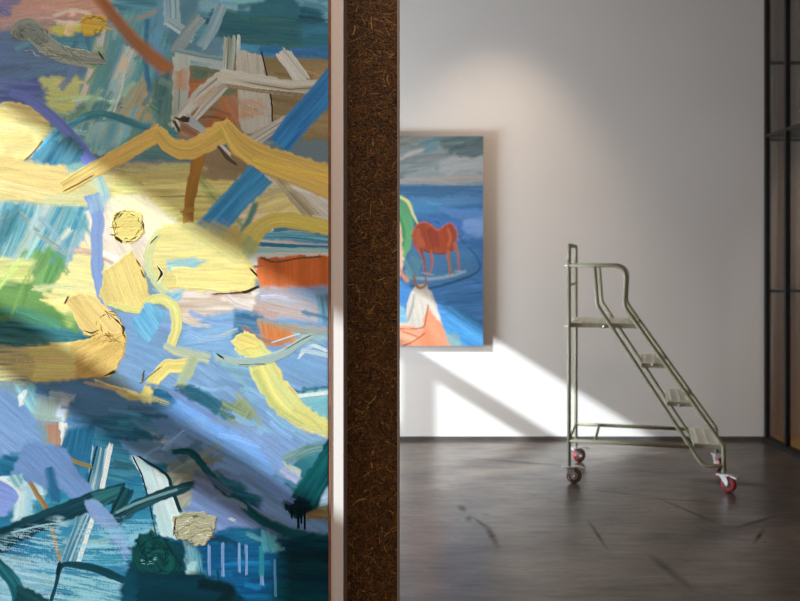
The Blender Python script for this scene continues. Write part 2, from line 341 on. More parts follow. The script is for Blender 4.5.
    P([(236,312),(262,316),(262,332),(234,338)], L(60,112,156), L(96,140,180), 10, soft=4)
    S([(200,340),(220,336),(236,330)], 6, L(180,204,226), dry=.35, soft=.5)
    P([(258,322),(322,328),(316,334),(288,346),(264,344)], L(206,134,88), L(176,150,130), 80, soft=3, ns=.3)
    P([(268,330),(292,330),(286,346),(264,345)], L(222,132,74), L(196,130,90), 88, soft=2, ns=.3)
    P([(292,328),(330,328),(326,340),(300,348)], L(110,156,190), L(150,180,190), 12, soft=4, a=.8)
    S([(300,356),(312,346),(326,350)], 4, L(206,222,236), dry=.35); S([(304,350),(330,356)], 5, L(186,210,230), dry=.4)
    S([(260,320),(300,330),(334,332)], 5, L(170,164,150), dry=.3, soft=.6)
    P([(284,388),(340,386),(340,396),(296,398)], L(46,110,140), L(100,150,180), 0, soft=3)
    P([(290,396),(340,388),(340,424),(320,424),(304,412)], L(170,214,226), L(120,178,200), -12, soft=3)
    S([(298,396),(334,392)], 4, L(226,238,242), dry=.15)
    P([(156,372),(240,352),(254,372),(270,400),(240,404),(206,400),(186,388)], L(120,160,204), L(132,176,216), 20, soft=5)
    S([(216,356),(232,372),(244,392)], 16, L(140,186,214), dry=.3, soft=.6)
    scumble(p, 120, 330, 296, 420, 14, 34, 9, jit=.06)
    # yellow sweeping stroke on the right
    S([(242,342),(256,352),(266,372),(280,396),(302,418),(322,428),(340,434)], [22,26,28,28,27,22,20], L(238,228,140), L(206,210,146), h=.7, soft=.1, nb=11)
    P([(232,342),(242,332),(256,334),(262,348),(240,350),(236,346)], L(240,226,134), L(226,210,130), 20, h=.8, soft=1)
    S([(256,372),(268,396),(284,414),(302,425)], 9, L(176,194,130), dry=.35, soft=.7, a=.7)
    S([(290,388),(296,394)], 4, L(226,216,150), h=1.)
    # blue grey strips below
    P([(156,352),(210,352),(248,400),(300,430),(340,440),(340,520),(290,500),(230,450),(180,400)], L(122,158,206), L(132,170,214), 35, soft=5)
    P([(188,386),(206,392),(222,404),(216,410),(196,408)], L(40,104,140), L(70,130,160), 35, soft=3)
    S([(186,388),(204,400),(222,412)], [6,16,4], L(36,98,134), L(60,120,150), soft=.3)
    P([(210,410),(244,399),(254,412),(250,420),(232,424),(216,418)], L(98,132,124), L(150,160,120), -60, soft=2, ns=.4)
    P([(196,410),(220,410),(232,424),(216,424)], L(60,120,130), L(96,140,140), -60, soft=2)
    # small grey arc on top of yellow stroke
    S([(218,358),(240,362),(264,360),(286,352),(304,340),(312,336)], [7,9,10,9,7,5], L(178,198,196), L(150,176,180), h=.8, soft=.1)
    S([(288,348),(302,340),(310,336)], 1.2, L(96,110,110), h=.3); S([(240,365),(264,364)], 1.2, L(120,130,120), h=.3)
    S([(219,355),(222,357)], 2, L(50,50,50), h=.8)
    S([(274,342),(298,334)], 1.5, L(200,220,236), dry=.2)
    # periwinkle centre strips
    S([(92,196),(98,216),(97,240),(98,270),(104,296),(112,306)], [16,14,13,13,13,12], L(140,166,222), L(120,150,210), soft=.15)
    P([(90,196),(108,194),(108,210),(92,212)], L(150,184,226), L(170,206,226), 80, soft=3, a=.6)
    # yellow body centre: pinkish wedge, hexagon, blob
    P([(103,272),(132,250),(140,262),(146,276),(150,300),(140,312),(106,306),(100,296)], L(236,216,144), L(226,204,132), 70, h=.6, soft=1)
    P([(113,214),(120,210),(134,209),(143,215),(144,232),(138,240),(126,244),(114,238),(112,226)], L(240,226,148), L(226,206,128), 0, h=1.4, soft=.8, ns=.3)
    cracks(p, 128, 226, 16, 16, 26, 34, L(84,66,30), w=(.9, 2.)); S([(117,238),(121,241)], 3, L(70,54,24), h=.4); cracks(p, 128, 226, 12, 12, 12, 35, L(206,184,108), rim=0, ang=-20)
    P([(156,228),(176,222),(200,226),(240,250),(256,270),(256,288),(230,292),(170,288),(148,276),(152,250)], L(240,230,164), L(226,212,136), 0, h=.6, soft=2)
    P([(180,226),(214,222),(244,236),(236,262),(212,248)], L(226,216,150), L(196,200,140), 30, soft=6, a=.8)
    P([(168,262),(196,258),(206,262),(190,270),(170,270)], L(136,190,214), L(170,206,210), -4, soft=3)
    S([(158,234),(150,248),(150,270),(164,290),(176,296)], [8,9,9,10,8], L(222,222,160), L(190,206,176), soft=.25, h=.5)
    P([(172,268),(252,266),(256,276),(250,290),(220,292),(182,290)], L(242,228,158), L(232,216,140), 4, h=.7, soft=1)
    S([(232,293),(246,292),(258,287)], [2,3,3], L(60,44,24), h=.8, dry=.2)
    S([(214,294),(240,293)], 1.5, L(120,96,60)); S([(252,270),(256,274)], 2, L(70,50,30), h=.8)
    S([(159,268),(162,273),(159,279)], [1.5,3.5,1.5], L(40,34,22), h=1.)
    S([(159,266),(164,274),(160,282)], 1.2, L(240,240,220), h=1.)
    for q in [((138,262),(140,265)), ((142,272),(144,276)), ((152,242),(156,238))]: S(q, 1.6, L(110,84,40), h=.6)
    P([(164,294),(184,290),(180,300),(170,306)], L(130,186,220), L(160,200,220), -40, soft=3)
    # blue diamond
    # thin yellow limbs
    S([(112,304),(126,308),(140,310),(148,302),(162,299),(174,308),(177,326),(171,347)], [5,8,8,9,11,12,11,10], L(236,220,140), L(206,214,150), h=.6, soft=.15)
    S([(166,346),(180,352),(208,358)], [8,12,12], L(206,206,160), L(160,184,190), dry=.2, soft=.4)
    S([(190,366),(168,366),(156,378),(146,398)], [16,14,13,14], L(238,222,140), L(226,206,124), h=.7, smooth=False, soft=.1)
    S([(194,358),(186,376),(176,392)], [14,13,10], L(200,204,150), L(160,180,160), soft=.3, h=.4)
    S([(176,392),(180,398)], 6, L(226,206,130), h=.8)
    S([(96,382),(118,391),(136,398),(150,401)], [5,9,13,10], D(172,148,84), D(190,164,100), h=.6, dry=.08, soft=.15)
    S([(143,380),(144,372)], 2, L(90,84,60), h=.5); S([(142,382),(160,368)], 1.2, L(120,110,70), h=.5)
    P([(132,322),(146,304),(152,302),(166,314),(154,336),(149,341),(142,340),(134,330)], L(100,170,224), L(120,184,224), 55, soft=1.2)
    # boot-shaped big yellow stroke
    P([(66,300),(78,292),(96,298),(106,306),(122,322),(126,338),(104,342),(84,334)], L(240,214,146), L(228,200,130), 50, h=.7, soft=1)
    P([(24,348),(60,344),(86,340),(104,332),(126,334),(125,352),(118,368),(108,376),(76,380),(34,382),(20,372)], L(238,206,128), L(226,192,118), -25, h=.8, soft=1, ns=.25)
    P([(12,350),(40,346),(70,344),(74,360),(76,380),(34,382),(16,370)], D(192,162,98), D(168,146,92), 0, h=.6, soft=4, ns=.3)
    P([(-20,348),(26,348),(34,362),(30,382),(-10,384)], D(84,96,100), D(158,140,92), 0, dry=.42, soft=4)
    S([(106,311),(116,320),(122,326),(125,336)], [1,2,3.5,2], L(84,58,30), h=.6, rag=.8, dry=.3); S([(86,331),(92,333),(97,331)], [1.5,3,1.5], L(84,58,30), h=.4, rag=.8, dry=.2); S([(90,337),(96,334)], 2.5, L(96,70,36), dry=.2, rag=.8); S([(107,375),(114,372)], [1.5,3.5], L(60,46,30), h=.4)
    cracks(p, 110, 326, 16, 16, 16, 36, L(120,88,44), ang=50, rim=.4); cracks(p, 104, 350, 22, 18, 20, 37, L(196,160,92), ang=-48, rim=0, ln=(5, 14)); S([(66,302),(68,298)], 2, L(84,58,30), dry=.3)
    for i in range(7):
        S([(84+i*5,372-i*3),(100+i*4,352-i*1.5),(118+i,338+i*2)], 1., L(214,182,108), h=.5, dry=.3)
    # slate/teal dark zone centre left (under shadow)
    P([(34,384),(90,380),(124,396),(152,406),(170,394),(200,410),(220,440),(260,480),(180,452),(130,440),(60,430),(34,410)], D(68,98,126), D(50,82,106), 8, soft=4)
    P([(154,386),(176,394),(196,420),(170,412),(152,404)], L(40,100,144), L(60,120,160), 8, soft=3)
    P([(84,420),(160,410),(196,424),(180,436),(110,446)], D(28,74,100), D(46,92,112), 6, soft=4, ns=.3)
    P([(32,398),(62,394),(70,416),(56,424),(34,420)], D(110,116,104), D(90,104,110), -80, soft=4, dry=.1)
    S([(66,398),(60,420)], 12, D(170,180,186), D(120,140,160), dry=.35, soft=.5)
    P([(176,388),(200,404),(232,424),(330,450),(340,520),(300,500),(240,452),(206,424)], L(130,160,212), L(118,154,208), 35, soft=3)
    S([(172,390),(196,412),(226,432)], [8,16,18], L(120,150,206), soft=.2)
    P([(190,420),(206,416),(206,430),(192,428)], L(176,190,130), L(130,176,180), 30, dry=.25, soft=2)
    P([(150,428),(176,436),(200,448),(176,450),(156,444)], D(134,146,146), D(80,104,124), 12, dry=.4, soft=3)
    P([(180,400),(260,452),(300,500),(270,504),(210,470),(176,450),(150,424)], D(84,112,148), D(74,100,134), 30, soft=6, a=.85)
    P([(176,420),(232,440),(272,470),(330,520),(330,540),(250,520),(200,480)], D(80,106,136), D(88,112,146), 30, soft=4)
    scumble(p, 30, 250, 384, 450, 10, 36, 10, jit=.25); scumble(p, 180, 330, 400, 520, 32, 16, 11, jit=.06)
    # left: periwinkle mass
    P([(-20,384),(20,396),(36,420),(44,452),(70,480),(40,500),(-20,478)], L(118,154,208), L(128,160,210), 40, soft=3)
    P([(16,386),(34,384),(36,414),(24,404)], L(110,176,206), L(150,200,216), 60, dry=.15, soft=3)
    P([(18,396),(26,390),(24,404),(20,406)], L(236,242,244), L(210,226,236), 60, soft=1.5)
    P([(46,424),(64,422),(62,450),(50,442)], L(176,136,116), L(160,130,120), 88, soft=2.5)
    P([(60,422),(66,424),(70,452),(62,450)], L(230,232,236), None, 88, soft=1.5)
    # bottom ground
    P([(-20,462),(100,440),(200,450),(260,500),(260,640),(-20,640)], L(22,96,140), L(54,128,162), 8, soft=5)
    P([(68,430),(94,424),(100,470),(90,500),(50,510),(50,470)], L(24,92,136), L(44,110,150), -78, soft=4, ns=.3)
    P([(96,432),(140,440),(146,470),(100,490)], L(30,100,140), L(60,124,150), 10, soft=4)
    P([(16,476),(38,470),(46,500),(40,516),(14,520)], L(196,220,230), L(150,190,210), -85, soft=4, dry=.05)
    P([(34,500),(80,486),(126,488),(150,520),(140,560),(80,570),(36,560)], L(66,146,178), L(36,116,156), 2, soft=4, ns=.3)
    P([(0,556),(60,562),(60,620),(0,620)], L(140,184,204), L(110,166,196), 30, soft=4, dry=.1)
    P([(22,548),(60,544),(60,556),(20,560)], L(30,116,158), L(60,140,176), -4, soft=2, dry=.2); P([(16,566),(40,558),(60,560),(58,576),(30,570)], L(50,132,168), L(80,150,184), -4, soft=2, dry=.2)
    S([(76,545),(120,541),(160,528)], 10, L(146,190,206), dry=.33, soft=.5); S([(60,520),(90,512)], 14, L(186,212,224), dry=.4, soft=.6)
    P([(168,462),(214,462),(216,492),(196,520),(180,508),(172,486)], D(70,92,92), D(120,104,82), -50, soft=4)
    P([(166,454),(206,452),(214,464),(190,478),(174,474)], D(96,96,80), D(70,86,90), 14, soft=4, dry=.15)
    P([(120,440),(170,444),(190,456),(160,464),(130,454)], D(84,106,126), D(60,88,110), 14, soft=3)
    scumble(p, 0, 190, 450, 600, 4, 60, 12, jit=.25); scumble(p, 150, 220, 440, 500, -30, 12, 13, jit=.15)
    # pale wedge
    P([(132,456),(140,458),(168,478),(172,490),(182,520),(184,540),(160,536),(152,500),(144,482)], L(206,222,228), L(170,202,212), 70, soft=1.2)
    S([(134,458),(142,474),(150,504),(156,534)], 1.6, L(20,40,50), h=.3, smooth=False)
    S([(140,457),(166,474),(172,488),(180,510)], [2,3,4,4], L(16,50,60), h=.3)
    # grey-white bars
    bar, bar2 = L(176,200,212), L(60,120,150)
    S([(101,448),(97,474),(91,500)], [16,16,15], bar, bar2, line=.5, smooth=False, dry=.24, nb=18, mixk=1.6)
    S([(111,446),(100,500)], [5,5], L(226,230,234), smooth=False)
    S([(97,448),(84,500),(62,566)], [2,2,2], L(20,50,66), smooth=False)
    S([(86,516),(76,540),(66,566)], [16,15,17], bar, bar2, smooth=False, dry=.27, nb=18, mixk=1.6)
    S([(94,516),(78,564)], 5, L(226,232,236), smooth=False)
    S([(22,468),(36,492),(48,512),(54,536),(60,560)], [5,6,6,5,4], L(140,106,60), L(160,130,90), soft=.3, dry=.2)
    S([(66,456),(76,462),(90,466)], 5, L(140,124,80), soft=.3, dry=.1)
    # periwinkle diagonal over
    P([(28,440),(66,450),(76,470),(90,486),(104,510),(118,530),(134,552),(126,558),(104,530),(86,512),(64,490),(40,486),(10,478)], L(112,144,198), L(98,130,186), 45, soft=3, dry=.02)
    P([(-20,474),(10,480),(20,494),(8,514),(-20,520)], L(134,156,224), L(124,146,214), 20, soft=2)
    S([(-8,474),(14,486),(22,498)], 4, L(220,228,236), dry=.4)
    P([(8,476),(22,474),(24,486),(16,488)], L(100,166,176), L(160,200,206), 60, dry=.2, soft=2)
    S([(50,470),(56,500)], [12,14], L(20,84,130), L(50,110,150), soft=.5, dry=.2)
    # dark teal bars
    dk, dk2 = L(8,46,62), L(22,72,86)
    S([(-12,548),(20,530),(60,514),(96,500),(124,490)], [26,22,20,20,16], dk, dk2, smooth=False, dry=.12, nb=10)
    S([(14,532),(50,524),(66,526)], 2, L(146,186,200), dry=.3)
    S([(96,500),(122,490)], [20,10], L(26,84,96), L(50,110,116), smooth=False, dry=.1)
    S([(128,490),(118,510),(108,532)], [14,15,13], dk, L(30,84,90), smooth=False)
    S([(116,520),(136,506),(164,494),(196,484)], [14,13,12,10], dk, L(60,112,120), smooth=False, dry=.1)
    S([(118,512),(140,502),(176,490)], 3, L(110,150,160), dry=.3)
    P([(84,500),(96,500),(112,516),(130,540),(134,552),(126,552),(106,530),(88,512)], L(150,170,212), L(110,140,190), 48, soft=2, dry=.18)
    # periwinkle wedge bottom mid
    P([(196,478),(216,480),(240,500),(290,528),(280,536),(232,530),(218,540),(190,532),(190,510)], L(116,142,196), L(126,148,200), 30, soft=3)
    S([(174,452),(190,452),(204,466),(220,486),(240,502),(262,520),(300,536),(336,542)], [6,8,9,10,10,11,14,16], L(10,72,92), L(22,94,112), soft=.3)
    P([(180,540),(222,534),(232,528),(262,530),(300,540),(320,600),(320,640),(160,640),(190,560)], L(10,74,122), L(20,96,146), 0, soft=4)
    P([(212,534),(240,528),(264,530),(260,544),(214,548)], L(14,80,124), L(30,100,140), -8, soft=3)
    P([(262,536),(300,540),(290,552),(264,552)], L(50,124,150), L(90,160,180), 20, dry=.2, soft=3)
    P([(280,540),(340,536),(340,640),(268,640),(276,570)], L(6,56,84), L(10,76,96), 5, soft=6)
    P([(286,552),(340,548),(340,570),(290,576)], L(6,44,60), L(14,64,80), 3, soft=6, a=.9)
    P([(290,470),(300,452),(330,452),(330,500),(310,506),(286,484)], L(60,130,150), L(36,100,120), 30, soft=3, dry=.1)
    P([(284,462),(300,470),(300,480),(286,478)], L(190,200,190), L(150,170,180), 30, dry=.1, soft=2)
    P([(282,464),(302,478),(296,484),(280,472)], L(150,166,214), L(170,180,220), 35, soft=2)
    S([(286,460),(312,448),(330,446)], 14, L(70,120,130), L(130,160,160), dry=.42, soft=.5)
    P([(316,490),(340,480),(340,508),(318,504)], L(140,180,214), L(190,206,230), -20, soft=3)
    P([(306,508),(340,504),(340,520),(308,518)], L(80,84,66), L(150,130,90), 8, soft=3, dry=.1)
    S([(336,446),(322,472),(306,498),(292,512)], [22,26,30,22], L(5,62,74), L(14,90,98), smooth=False, soft=.12, nb=12)
    P([(283,504),(294,496),(312,502),(312,510),(300,516),(290,514)], L(4,34,50), L(8,50,64), 0, soft=2.5)
    for x0, y1, w in ((298.5,528,2.6), (301.8,523,2), (305,529,2.4), (292,518,2.2)):
        S([(x0,508),(x0,y1)], w, L(4,30,44), cap=1, h=.4, smooth=False)
    scumble(p, 180, 330, 535, 605, 2, 34, 14, jit=.3); scumble(p, 200, 300, 470, 530, 28, 10, 15, jit=.1)
    # vertical drips
    for x0, y0, y1, w in ((209.5,546,575,3.2), (223,544,575,3.6), (239.5,544,571,3), (246.5,546,574,3), (262,548,584,4)):
        S([(x0,y0),(x0+.3,y1)], w, L(104,138,190), L(120,150,200), cap=1.5, dry=.1, smooth=False, h=.2)
    S([(275,560),(276,596)], 3, L(80,140,190), dry=.15, cap=1); S([(262,548),(262,574)], 6, L(40,140,164), dry=.3, soft=.5)
    S([(218,572),(220,590)], 3, L(14,70,90), dry=.2)
    P([(262,530),(276,538),(272,552),(262,552)], L(60,140,170), L(100,170,190), 70, dry=.2, soft=2)
    # bottom left dark teal forms
    P([(60,566),(76,563),(100,568),(122,576),(130,588),(128,620),(48,620)], L(34,112,150), L(84,150,178), 10, soft=2)
    P([(60,568),(76,564),(100,569),(122,577),(130,588),(128,620),(48,620)], L(120,176,200), L(150,196,212), 10, soft=2, dry=.6, a=.7); P([(0,540),(60,520),(60,600),(0,620)], L(176,206,222), L(150,190,212), 10, soft=6, dry=.6, a=.7); P([(80,520),(150,520),(150,570),(80,560)], L(150,200,220), L(120,180,210), 0, soft=6, dry=.62, a=.7)
    S([(48,612),(56,586),(62,566),(78,565),(100,570),(124,580)], [4,4,5,7,9,8], L(12,56,72), L(20,70,84), h=.4)
    S([(60,564),(58,572)], 4, L(8,40,56))
    S([(-10,556),(4,570),(16,586),(22,606)], [10,14,16,18], L(14,78,94), L(40,110,120), soft=.15)
    P([(18,586),(34,590),(48,600),(48,630),(10,630)], L(10,54,66), L(24,70,80), 30, soft=2)
    P([(122,584),(134,556),(150,540),(182,540),(194,548),(200,590),(200,640),(120,640)], L(12,72,94), L(8,50,70), 20, soft=4)
    P([(184,540),(200,552),(206,584),(190,580)], L(40,124,150), L(150,190,206), 80, soft=3, dry=.02)
    P([(186,566),(196,562),(198,584),(190,580)], L(170,206,214), L(120,170,190), 20, dry=.2, soft=2)
    P([(132,548),(140,534),(150,531),(160,537),(172,542),(180,552),(184,566),(176,580),(158,586),(142,578),(134,566)], L(4,50,56), L(14,72,74), 60, soft=2.5, h=.8, ns=.3, rag=3)
    S([(146,558),(158,550),(172,560),(164,574),(150,574)], 9, L(10,62,64), L(20,84,84), soft=.4, h=.8)
    cracks(p, 150, 560, 8, 6, 9, 38, L(110,150,156), rim=0, ln=(1, 3)); cracks(p, 158, 556, 22, 20, 26, 39, L(4,38,44), rim=.3, ln=(4, 12), w=(1, 2.4))
    P([(140,572),(200,574),(232,586),(260,620),(130,640)], L(6,54,72), L(4,40,52), 6, soft=4)
    S([(200,584),(230,590),(220,604)], 14, L(4,34,44), dry=.15, soft=.5)
    # beige impasto blob
    P([(174,516),(186,512),(204,512),(216,518),(217,528),(212,536),(206,544),(196,546),(186,540),(176,538),(173,530)], L(176,172,148), L(150,148,126), -8, h=1.6, soft=.8, ns=.4, rag=2.)
    cracks(p, 195, 530, 21, 15, 16, 31, L(92,86,68)); cracks(p, 195, 528, 17, 12, 14, 32, L(190,186,164), rim=0, w=(.7, 1.2), ang=-10); cracks(p, 195, 528, 17, 12, 12, 33, L(110,104,84), rim=0, ang=-10, w=(.7, 1.1))
    S([(232,519),(234,520)], 3, L(206,210,226), h=1.2)
    # grey impasto top left and ochre dab
    S([(14,34),(20,27),(30,26),(38,36),(50,46),(64,53),(84,57),(104,59)], [8,14,17,17,16,15,14,12], D(126,128,116), D(100,104,98), h=1.5, soft=.12, nb=12)
    P([(12,36),(18,26),(30,22),(42,26),(52,38),(44,44),(30,42),(20,42)], D(120,124,112), D(94,100,94), 30, h=1.4, soft=1.5, ns=.3)
    S([(30,40),(44,52),(62,60),(88,66)], [3,5,6,5], D(138,140,124), D(120,122,116), dry=.25, soft=.4, h=.8)
    cracks(p, 30, 34, 18, 10, 18, 40, D(70,72,66), rim=.4, ang=30); cracks(p, 66, 54, 34, 7, 20, 41, D(84,88,80), rim=0, ang=15, ln=(6, 18)); cracks(p, 60, 50, 34, 7, 10, 42, D(142,144,130), rim=0, w=(.7, 1.2), ang=15, ln=(4, 12)); S([(100,54),(103,58)], 2, D(44,44,40), h=.3)
    P([(82,18),(86,15),(102,15),(106,18),(105,32),(94,35),(84,35),(81,30)], D(186,146,62), D(160,128,56), 4, h=1.2, soft=.8, ns=.35)
    S([(104,28),(111,29)], 2.5, D(180,142,64), h=.8)
    cracks(p, 94, 25, 12, 9, 12, 43, D(96,76,40))
    S([(-8,8),(10,12)], 14, D(104,104,140), dry=.4, soft=.5)
    S([(176,520),(174,534)], 1.3, L(70,66,54), h=.1)
    tooth(p)
# ---- the seaside horse painting (sketch units: x 300..483, y 136..346) -----------------------
def paint_horse(p):
    S, P = p.S, p.P_
    L = lambda r, g, b: np.minimum(lin((r, g, b))*1.65, .9)
    M = lambda r, g, b: np.minimum(lin((r, g, b))*1.75, .9)
    Q = lambda r, g, b: np.minimum(lin((r, g, b))*1.12, .8)
    P([(280,120),(500,120),(500,190),(280,190)], L(98,112,116), L(112,124,126), -8, soft=3, h=.1)
    P([(430,134),(500,134),(500,152),(476,158),(452,154)], L(70,88,94), L(84,104,108), -12, soft=4)
    P([(395,134),(430,134),(412,146),(395,148)], L(98,104,104), L(112,112,106), -18, soft=2.5)
    P([(420,142),(440,136),(436,148),(424,152)], L(82,112,124), L(92,120,130), -20, soft=3)
    S([(398,160),(410,154),(422,150)], [4,6,4], L(150,148,148), L(130,130,132), soft=.5)
    S([(398,171),(412,164),(430,158)], [3,4,3], L(120,134,140), soft=.5)
    P([(440,162),(450,155),(460,158),(472,160),(483,156),(490,170),(483,182),(440,184)], L(134,142,146), L(118,130,136), -6, soft=2.5)
    P([(404,178),(420,170),(432,168),(446,178),(450,184),(404,186)], L(128,140,146), L(116,128,136), -5, soft=2)
    S([(300,180),(400,180),(436,180),(470,178),(490,180)], [3,3,4,4,3], L(150,134,124), L(120,128,132), soft=.5, dry=.15)
    S([(300,184),(440,184),(490,185)], 3, L(116,132,142), soft=.4)
    P([(280,186),(500,186),(500,360),(280,360)], M(58,100,146), M(48,90,136), 3, soft=1, ns=.3)
    P([(280,186),(500,186),(500,198),(280,199)], M(52,88,124), M(58,98,136), 0, soft=2.5, ns=.3)
    P([(412,198),(490,196),(490,204),(420,207)], M(74,116,156), M(60,100,146), 3, soft=3, dry=.1)
    P([(400,200),(440,202),(450,212),(410,214)], M(66,118,160), M(54,100,146), 5, soft=3)
    P([(440,208),(490,210),(490,224),(470,222),(446,214)], M(84,122,170), M(62,104,158), 6, soft=3)
    P([(462,222),(490,216),(490,236),(464,236)], M(104,136,182), M(80,116,168), 4, soft=4)
    P([(430,216),(462,220),(460,232),(436,228)], M(60,104,164), None, 4, soft=4)
    P([(400,242),(470,250),(478,268),(470,280),(440,286),(400,284)], M(62,102,138), M(52,92,130), 12, soft=4)
    P([(440,290),(490,276),(490,330),(450,310)], M(48,88,132), M(58,100,144), -6, soft=4, ns=.3)
    P([(444,304),(462,310),(490,330),(490,346),(450,346),(440,322)], Q(60,124,178), Q(78,144,196), 35, soft=3)
    S([(300,250),(400,244),(414,220),(420,224),(436,222),(440,226)], [1,1,1.5,1,1,1], M(34,70,92))
    S([(460,238),(476,256),(480,268),(470,276),(450,283),(430,288),(412,286)], [1,1.4,2,3,3.5,3,2], M(22,50,76), soft=.6, a=.75)
    S([(404,276),(428,279),(446,277),(464,272)], 5, M(120,144,160), M(80,110,140), dry=.4, soft=.6)
    scumble(p, 395, 483, 190, 346, 4, 40, 21, jit=.18, ln=(8, 26), w=(1.5, 4)); scumble(p, 395, 483, 138, 182, -10, 26, 22, jit=.14, ln=(8, 22), w=(2, 4))
    # green figure at the hidden left
    P([(380,195),(402,196),(412,206),(414,220),(410,250),(402,262),(392,262),(380,240)], M(104,158,96), M(70,130,100), 70, soft=1.5)
    S([(398,196),(408,202),(413,214),(418,224)], [3,4,3,2], M(196,206,140), soft=.3)
    S([(399,214),(404,232),(403,246)], [3,4,3], M(60,130,90), soft=.4)
    P([(380,220),(400,222),(404,262),(398,278),(380,280)], M(206,170,150), M(190,150,130), 80, soft=1.5)
    P([(404,262),(412,254),(422,262),(418,276),(408,280)], M(70,110,130), M(90,130,140), 60, soft=2, dry=.1)
    S([(398,266),(402,274),(407,280)], [4,4,5], M(204,130,110), soft=.3)
    # brown horse
    hb, hb2 = L(150,70,46), L(124,56,42)
    P([(412,234),(416,226),(424,222),(431,225),(437,230),(442,228),(449,223),(455,227),(458,237),(455,248),(448,252),(440,254),(430,252),(424,250),(418,247),(413,244)], hb, hb2, 80, soft=1)
    S([(412,236),(415,227),(423,222),(431,225),(437,230),(443,227),(449,223),(456,228),(458,240)], 1.3, L(176,100,74), a=.8)
    S([(417,246),(426,251),(440,254),(450,251)], 1.2, L(92,42,36), a=.8)
    P([(420,232),(430,228),(438,234),(440,246),(430,248),(422,244)], L(112,50,40), L(140,66,48), 70, soft=2)
    S([(448,230),(450,238),(448,246)], [4,5,4], L(170,92,64), L(134,66,48), soft=.5)
    P([(413,230),(420,228),(424,246),(420,254),(414,248)], L(160,84,60), L(140,70,54), 80, soft=1)
    for q, w in (((((421,250),(424,262),(425,272))), [6,3,3]), (((431,254),(432,264),(430,273)), [5,3,2.5]), (((448,252),(449,264),(450,274)), [6,3,3]), (((455,244),(458,258),(459,270)), [5,3,2.5])):
        S(list(q), [e_*.85 for e_ in w], L(170,108,88), L(112,60,52), soft=.3, rag=.3)
    S([(450,262),(454,274)], 2, M(90,120,90), a=.6)
    for x, y in ((425,273), (430,274), (450,275), (459,271)): S([(x-2,y),(x+2,y+.5)], 2, M(150,150,150), soft=.6, a=.6)
    # pale horse seen from behind its ears
    P([(411,292),(418,284),(426,284),(430,292),(436,304),(440,320),(448,338),(452,350),(380,350),(380,326),(404,322),(408,304)], Q(196,186,172), Q(176,170,160), 78, soft=1)
    P([(418,288),(428,290),(436,308),(442,326),(430,318),(424,306)], Q(206,200,190), Q(186,178,166), 60, soft=1)
    P([(428,306),(432,316),(442,324),(450,345),(420,350),(380,350),(380,328),(400,326),(422,328)], Q(206,140,108), Q(196,116,84), 60, soft=1.5)
    P([(380,328),(410,326),(424,330),(410,346),(380,350)], Q(206,132,100), Q(200,150,124), 20, soft=2)
    S([(428,306),(426,318),(423,327),(408,329),(395,328)], [1,1.2,1,1,1], Q(140,70,48))
    S([(424,334),(412,342),(400,347)], 1.2, Q(150,76,56)); S([(404,332),(416,336)], 1, Q(160,90,66))
    S([(414,276),(416,284),(420,288),(426,284),(425,276)], [2,4,3,3,1.5], Q(150,106,80), Q(120,90,80), soft=.3)
    S([(414,296),(412,308),(408,320)], [2,3,3], Q(150,150,146), soft=.4)
    P([(380,305),(404,306),(406,322),(380,326)], Q(90,140,176), Q(120,160,176), 10, soft=2)
    P([(446,334),(456,334),(464,346),(450,348)], Q(130,160,160), Q(100,140,160), 40, soft=2)
    tooth(p)
# ---- helpers ---------------------------------------------------------------------------------
def tag(o, label=None, cat=None, group=None, kind=None):
    if label: o['label'] = label
    if cat: o['category'] = cat
    if group: o['group'] = group
    if kind: o['kind'] = kind
    return o
def empty(name, loc, rz=0):
    o = bpy.data.objects.new(name, None); COL.objects.link(o); o.location = loc; o.rotation_euler = (0, 0, rz)
    o.empty_display_size = .1; return o
def obj(name, bm, m, parent=None, smooth=False):
    me = bpy.data.meshes.new(name); bmesh.ops.recalc_face_normals(bm, faces=bm.faces[:]); bm.to_mesh(me); bm.free()
    me.materials.append(m)
    if smooth:
        me.polygons.foreach_set('use_smooth', [True]*len(me.polygons))
    o = bpy.data.objects.new(name, me); COL.objects.link(o)
    if parent: o.parent = parent
    return o
def box(bm, x0, x1, y0, y1, z0, z1, bevel=0):
    v = [bm.verts.new((x, y, z)) for x in (x0, x1) for y in (y0, y1) for z in (z0, z1)]
    fs = [bm.faces.new([v[i] for i in q]) for q in ((0,1,3,2), (4,6,7,5), (0,4,5,1), (2,3,7,6), (0,2,6,4), (1,5,7,3))]
    if bevel: bmesh.ops.bevel(bm, geom=list({e for f in fs for e in f.edges}), offset=bevel, segments=2, affect='EDGES')
    return bm
def fillet(pts, r, n=6):
    P = [Vector(p) for p in pts]; out = [P[0]]
    for i in range(1, len(P)-1):
        a = (P[i-1]-P[i]); b = (P[i+1]-P[i]); la, lb = a.length, b.length; a.normalize(); b.normalize()
        ang = a.angle(b); rr = r[i] if isinstance(r, (list, tuple)) else r
        if rr <= 0 or ang > 3.1: out.append(P[i]); continue
        t = min(rr/math.tan(ang/2), la*.49, lb*.49)
        p0 = P[i]+a*t; p1 = P[i]+b*t
        for k in range(n+1):
            u = k/n; out.append((1-u)**2*p0+2*u*(1-u)*P[i]+u*u*p1)
    out.append(P[-1]); return out
